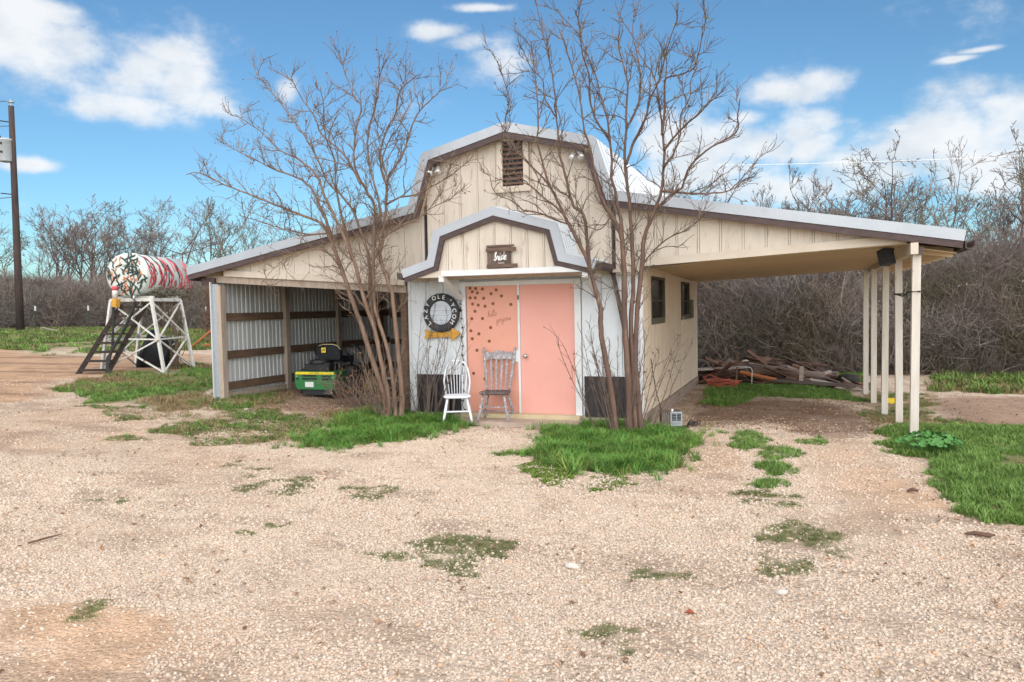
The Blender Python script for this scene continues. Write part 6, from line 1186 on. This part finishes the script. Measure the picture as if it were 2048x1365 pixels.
for i, (sd_, x_, y_, h) in enumerate(TREES):
    k = R.randrange(6); tk, cw, ph = PROT[k]; sh_ = 1.10 if sd_ == 'L' else 1.0
    x_, y_, h = CAMP[0] + (x_ - CAMP[0]) * sh_, CAMP[1] + (y_ - CAMP[1]) * sh_, h * (1.13 if sd_ == 'L' else 1.03)
    a_ = math.degrees(math.atan2(x_ - CAMP[0], y_ - CAMP[1]))
    where = 'left of the utility pole' if a_ < -53 else 'between the utility pole and the fuel tank' if a_ < -48.5 else 'right behind the fuel tank' if a_ < -43 else 'between the tank and the barn, over the shed eave' if a_ < -39 else 'behind the open shed roof' if a_ < -28 else 'hidden behind the barn loft' if a_ < -10 else 'behind the inner half of the carport roof' if a_ < 2 else 'over the outer half of the carport roof' if a_ < 8 else 'right of the carport eave'
    lb = SPECIAL.get(i) or ('%s %s%s tree ' % ('twin-stemmed' if k in (1, 3) else 'bare', 'taller ' if h > 6.9 else 'lower ' if h < 6.2 else '', ('grey', 'brown', 'olive-grey')[k % 3])) + where
    o = thing('winter_tree', lb, 'tree', (x_, y_, gz(x_, y_) - .1), R.uniform(0, 6.28), 'trees of the wood on the left' if sd_ == 'L' else 'trees of the wood behind the carport')
    s_ = h / ph; o.scale = (s_ * R.uniform(.95, 1.2), s_ * R.uniform(.95, 1.2), s_ * 1.02)
    link('trunk', tk, o); link('crown', cw, o)
# thicket: tangles of vines and brush in front of the trees
BR = [mat('purple_brown_brush', (.22, .175, .155), (.15, .115, .102), 3, .95, rnd=.3), mat('grey_brush', (.28, .245, .22), (.20, .17, .15), 3, .95, rnd=.3), mat('tan_vine_brush', (.30, .235, .185), (.21, .16, .125), 3, .95, rnd=.3), mat('olive_brush', (.13, .13, .06), (.10, .085, .05), 3, .95, rnd=.3)]
TANG = []
for k in range(8):
    R = random.Random(200 + k); mb = MB()
    for j in range(210):
        p = Vector((R.uniform(-.8, .8), R.uniform(-.6, .6), R.uniform(-.05, .55) * (R.random() < .6))); d = Vector((R.gauss(0, .45), R.gauss(0, .45), 1)) if R.random() < .72 else rvec(R)
        q = twig_path(p, d, R.uniform(.5, 1.15), R, 5, -.05, .17); r0 = R.uniform(.003, .0085) * (1.5 if R.random() < .08 else 1); mb.tube(q, [r0, r0, r0 * .9, r0 * .8, r0 * .6, r0 * .4], 3, False)
        for _ in range(3): q2 = twig_path(q[R.randint(2, 4)], rvec(R) + Vector((0, 0, .5)), R.uniform(.15, .5), R, 3, 0, .2); mb.tube(q2, [.004, .0035, .003, .0025], 3, False)
    for j in range(90): leafbit(mb, Vector((R.uniform(-.9, .9), R.uniform(-.7, .7), R.uniform(0, 1.5))), R.uniform(.012, .035), R)
    TANG.append(proto('tangle', mb.mesh('tangle', BR[(0, 0, 1, 0, 2, 1, 0, 3)[k]])))
FRONT = [(-46, 5.5), (-40, 8.5), (-34.5, 13.0), (-31.5, 15.8), (-30.4, 18.6), (-28.2, 19.2), (-25.2, 19.2), (-22.6, 19.6), (-19, 20.8), (-14, 21), (-6, 16.5), (0, 12), (3, 10.2), (8, 10.1), (13, 10.0), (18, 9.4), (24, 8.4)]
pts_, sc_ = [], []
for (a, b_) in zip(FRONT, FRONT[1:]):
    L_ = math.hypot(b_[0] - a[0], b_[1] - a[1]); nx_, ny_ = -(b_[1] - a[1]) / L_, (b_[0] - a[0]) / L_; near = a[0] > -2
    for k in range(int(L_ * (66 if near else 52))):
        t_ = rng.random(); dpt = abs(rng.normal(0, 1.7 if near else 2.3)); hmax = (1.9 if near else 1.7) + (1.0 if near else .8) * fbm(np.array([a[0] + t_ * (b_[0] - a[0])]) * .5, np.array([dpt * .4]), 77, 3)[0] * 1.3 - .3
        z_ = rng.random() ** 1.35 * hmax * min(1, .45 + dpt * .6) - .1
        pts_.append((a[0] + (b_[0] - a[0]) * t_ + nx_ * dpt, a[1] + (b_[1] - a[1]) * t_ + ny_ * dpt, z_)); sc_.append(rng.uniform(.6, 1.05) * (1.0 if near else 1.1))
pa = np.array(pts_); pa[:, 2] += terrain(pa[:, 0], pa[:, 1]); n = len(pa)
scatter('thicket', pa, np.stack([rng.normal(0, .25, n), rng.normal(0, .25, n), rng.uniform(0, 6.28, n)], -1), np.array(sc_), TANG, 'dense purple-brown winter brush and vines along the edge of the wood', 'thicket')

# ------------------------------------------------------------------ grass and ground cover
def tuft(name, m_, n, h, w, spread, droop, seed, seg=3):
    R = random.Random(seed); mb = MB()
    for k in range(n):
        a = R.uniform(0, 6.28); r_k = spread * math.sqrt(R.random()); p = Vector((r_k * math.cos(a), r_k * math.sin(a), -.004)); b = R.uniform(0, 6.28); lean = R.uniform(.1, .6); d = Vector((math.cos(b) * lean, math.sin(b) * lean, 1)).normalized(); side = Vector((-math.sin(b), math.cos(b), 0)); L_ = h * R.uniform(.55, 1.15); ww = w * R.uniform(.7, 1.2); vs = []
        for j in range(seg + 1):
            t_ = j / seg; wj = ww * (1 - t_ ** 1.6) * .5
            if j == seg: vs.append(p)
            else: vs += [p - side * wj, p + side * wj]
            d = (d + Vector((math.cos(b), math.sin(b), -.35)) * droop * (.4 + t_)).normalized(); p = p + d * (L_ / seg)
        fs = [(2 * j, 2 * j + 1, 2 * j + 3, 2 * j + 2) for j in range(seg - 1)] + [(2 * seg - 2, 2 * seg - 1, 2 * seg)]
        mb.add(vs, fs)
    return proto(name, mb.mesh(name, m_))
def gmat(name, c1, c2, rnd):
    m_ = mat(name, c1, c2, 40, .6, rnd=rnd, spec=.25); return m_
GL = gmat('lush_grass_blade', (.13, .275, .05), (.09, .205, .036), .4); GS = gmat('short_grass_blade', (.17, .275, .06), (.12, .21, .046), .4); GD = gmat('dry_grass_blade', (.33, .245, .125), (.26, .19, .095), .25); GO = gmat('olive_grass_blade', (.15, .17, .055), (.11, .125, .045), .3); GY = gmat('clover_leaf', (.155, .235, .028), (.11, .175, .025), .25)
LUSHP = [tuft('tuft', GL, 22, .175, .007, .035, .38, s_, 4) for s_ in range(3)]
SHORTP = [tuft('tuft', GS, 20, .075, .006, .04, .3, 10 + s_) for s_ in range(3)]; OLIVEP = [tuft('tuft', GO, 18, .05, .005, .045, .4, 20 + s_) for s_ in range(3)]; DRYP = [tuft('tuft', GD, 18, .085, .0045, .05, .4, 30 + s_) for s_ in range(2)]; CLOVP = [tuft('tuft', GY, 16, .035, .012, .04, .6, 40 + s_, 2) for s_ in range(3)]
FIELDP = [tuft('tuft', GS, 26, .16, .022, .12, .3, 50), tuft('tuft', GS, 26, .13, .02, .14, .35, 51), tuft('tuft', GO, 24, .14, .018, .14, .3, 52), tuft('tuft', GD, 22, .15, .014, .14, .35, 53)]
def gscatter(name, x, y, protos, s0, s1, label):
    n = x.size; z_ = terrain(x, y) + .025 * (fbm(x * 5, y * 5, 11, 3) - .5)
    scatter(name, np.stack([x, y, z_], -1), np.stack([rng.normal(0, .12, n), rng.normal(0, .12, n), rng.uniform(0, 6.28, n)], -1), rng.uniform(s0, s1, n) * (.45 + 1.1 * fbm(x * 2.5, y * 2.5, 19, 3)), protos, label, 'grass')
def clear(x, y): return ~((x > -1.95) & (x < 2.2) & (y > .18) & (y < 6.8)) & ~((x > -1.0) & (x < 1.25) & (y > -.32)) & ~((x > 2.12) & (x < 2.95) & (y > -.30) & (y < 1.5))
def edge(names, x, y, amp, fr, seed, w): return sum(region(GRASS, names, x + rng.normal(0, w, x.size), y + rng.normal(0, w, x.size), amp, fr, seed).astype(float) for _ in range(6)) / 6
def fill(names, dens, amp, fr, seed, keep=None, pad=.4, soft_=0):
    xs = np.array([p for n_ in names for p in GRASS[n_]]); x0, y0 = xs.min(0) - pad; x1, y1 = xs.max(0) + pad
    x, y = sample(int((x1 - x0) * (y1 - y0) * dens), x0, x1, y0, y1); k = region(GRASS, names, x, y, amp, fr, seed) & clear(x, y) & in_view(x, y, 1.15)
    if soft_ : k = (rng.random(x.size) < edge(names, x, y, amp, fr, seed, soft_) ** 1.6) & clear(x, y) & in_view(x, y, 1.15)
    if keep is not None: k &= keep(x, y)
    return x[k], y[k]
YL = gmat('yellow_green_blade', (.24, .29, .06), (.19, .22, .06), .25); LUSHP += [tuft('tuft', YL, 16, .17, .006, .05, .4, 60, 4), tuft('tuft', GD, 7, .15, .004, .05, .45, 61, 4)]
x, y = fill(LUSH, 640, .30, 2.5, 83, lambda x, y: noise_mask(x, y, .12, .34, 2.2, 29), soft_=.16); gscatter('tall_grass', x, y, LUSHP, .7, 1.25, 'tall lush green grass round the feet of the two front trees')
xs, ys = zip(*[fill([n_], d_, .35, 1.8, 84, kp) for n_, d_, kp in (('bigR', 620, lambda x, y: noise_mask(x, y, .22, .40, 1.5, 21)), ('lawnA', 260, lambda x, y: noise_mask(x, y, .38, .55, .9, 23)), ('behind', 420, None), ('behind2', 300, None), ('shedfront', 420, lambda x, y: noise_mask(x, y, .4, .55, 1.5, 25)))])
gscatter('lawn_grass', np.concatenate(xs), np.concatenate(ys), SHORTP, .7, 1.5, 'short green grass spreading at the right edge and beside the shed')
xs, ys = zip(*[fill([n_], d_, .15, 4, 86) for n_, d_ in (('sm1', 400), ('sm1b', 520), ('sm2', 480), ('sm3', 480), ('sm4', 420), ('sm5', 380))])
gscatter('grass_patch', np.concatenate(xs), np.concatenate(ys), SHORTP, .5, 1.1, 'small green grass patches dotted over the gravel')
x, y = fill(LUSH, 90, .75, 1.8, 97, None, .9); gscatter('grass_fringe', x, y, SHORTP, .5, 1.2, 'short sparse grass fringing the tall clumps under the trees')
x, y = fill(['clover', 'clover2'], 700, .15, 4, 86, lambda x, y: noise_mask(x, y, .3, .5, 3, 27)); gscatter('clover_patch', x, y, CLOVP, .6, 1.1, 'low yellow-green clover at the edge of the tall grass')
x, y = fill(MOSS, 620, .30, 3.5, 87, lambda x, y: noise_mask(x, y, .32, .54, 4.5, 88)); gscatter('weed_patch', x, y, OLIVEP, .3, .75, 'thin olive weeds growing through the gravel')
xs, ys = zip(*[fill([n_], d_, .5, 1.6, 85, lambda x, y: noise_mask(x, y, .30, .52, 1.3, 21)) for n_, d_ in (('lawnB', 420), ('lawnC', 520), ('lawnD', 300), ('sparseR', 320), ('midR', 220), ('shedfront', 200))])
gscatter('thin_grass', np.concatenate(xs), np.concatenate(ys), OLIVEP + SHORTP[:1], .5, 1.2, 'thin brownish grass over the dirt by the shed and carport')
xs, ys = zip(*[fill([n_], d_, .5, 1.6, 91, lambda x, y: noise_mask(x, y, .45, .62, .8, 93)) for n_, d_ in (('lawnA', 230), ('lawnB', 60), ('lawnC', 60), ('shedfront', 90), ('midR', 60))])
gscatter('dry_grass', np.concatenate(xs), np.concatenate(ys), DRYP, .7, 1.6, 'dry tan grass among the green beside the shed and tank')
x, y = fill(['field'], 42, .9, .5, 81, lambda x, y: noise_mask(x, y, .28, .48, .5, 82)); x2, y2 = fill(['farR'], 60, .5, .8, 81)
gscatter('field_grass', np.concatenate([x, x2]), np.concatenate([y, y2]), FIELDP, .7, 1.4, 'rough green field grass below the wood')
x, y = sample(900, -3.2, -1.6, -.6, .1); gscatter('weed_stems', x[:260], y[:260], DRYP, .8, 1.8, 'dry weeds at the foot of the left front tree')
# dead leaves on the shed floor and under the carport
mb = MB(); R = random.Random(61)
for k in range(4): pass
LEAFP = []
for k in range(3):
    mb = MB(); mb.add([(-1, 0, 0), (0, -.55, .25), (1, 0, .1), (0, .55, .3)], [(0, 1, 2), (0, 2, 3)]); LEAFP.append(proto('leaf', mb.mesh('leaf', mat('fallen_leaf', ((.27, .15, .08), (.20, .11, .065), (.36, .24, .15))[k], None, rough=.9, rnd=.3))))
x1_, y1_ = sample(2600, -5.6, -2.0, -.9, 5.8); x2_, y2_ = sample(2600, 2.2, 5.8, .3, 6); x3_, y3_ = sample(700, 5.4, 9, -1, 8); x4_, y4_ = sample(9000, -10, 8, -9.5, 1)
x, y = np.concatenate([x1_, x2_, x3_, x4_]), np.concatenate([y1_, y2_, y3_, y4_]); k = rng.random(x.size) < np.where((y > .3) | (x > 5.4) | ((x < -2) & (x > -5.6) & (y > -.9)), smooth(.3, .6, fbm(x * 1.2, y * 1.2, 63, 3)), .45 * smooth(.50, .68, fbm(x * 1.7, y * 2.2, 65, 4))); x, y = x[k], y[k]; n = x.size
scatter('fallen_leaves', np.stack([x, y, terrain(x, y) + .012], -1), np.stack([rng.normal(0, .4, n), rng.normal(0, .4, n), rng.uniform(0, 6.28, n)], -1), rng.uniform(.012, .03, n), LEAFP, 'brown fallen leaves on the dirt of the shed and carport', 'leaves')
# leafy weed at the foot of the front carport post
WEED = mat('weed_leaf', (.065, .19, .04), (.09, .24, .055), 14, .5, rnd=0, spec=.35)
wd = thing('leafy_weed', 'broad-leaved dark green weed at the foot of the front carport post', 'weed', (5.78, -1.0, gz(5.78, -1.0)))
R = random.Random(71); mb, stm = MB(), MB()
for k in range(95):
    a = R.uniform(0, 6.28); r_k = .36 * math.sqrt(R.random()); c_ = Vector((r_k * math.cos(a), r_k * math.sin(a) * .8, .10 + .16 * (1 - (r_k / .45) ** 2) * R.uniform(.5, 1.1))); stm.tube([(c_.x * .3, c_.y * .3, 0), (c_.x * .7, c_.y * .7, c_.z * .6), c_], .003, 4, False)
    s_ = R.uniform(.025, .05); nrm = (Vector((math.cos(a) * .5, math.sin(a) * .5, 1)) + rvec(R) * .35).normalized(); u = nrm.orthogonal().normalized(); w = nrm.cross(u); vs = [c_]
    for j in range(15):
        b = 2 * math.pi * j / 15; q = s_ * (1 + .16 * (-1) ** j); vs.append(c_ + u * math.cos(b) * q + w * math.sin(b) * q + nrm * s_ * .22 * (1 if j % 3 else -.2))
    mb.add(vs, [(0, j + 1, (j + 1) % 15 + 1) for j in range(15)])
mb.build('foliage', WEED, wd); stm.build('stems', WEED, wd)
o = MB().tube([(0, 0, -.05), (.005, 0, .12), (.0, .0, .2)], [.012, .012, .02], 7).build('marker_stake', BLACK); o.location = (5.98, -.95, gz(5.98, -.95)); tag(o, 'small dark stake standing in the grass by the leafy weed', 'stake')
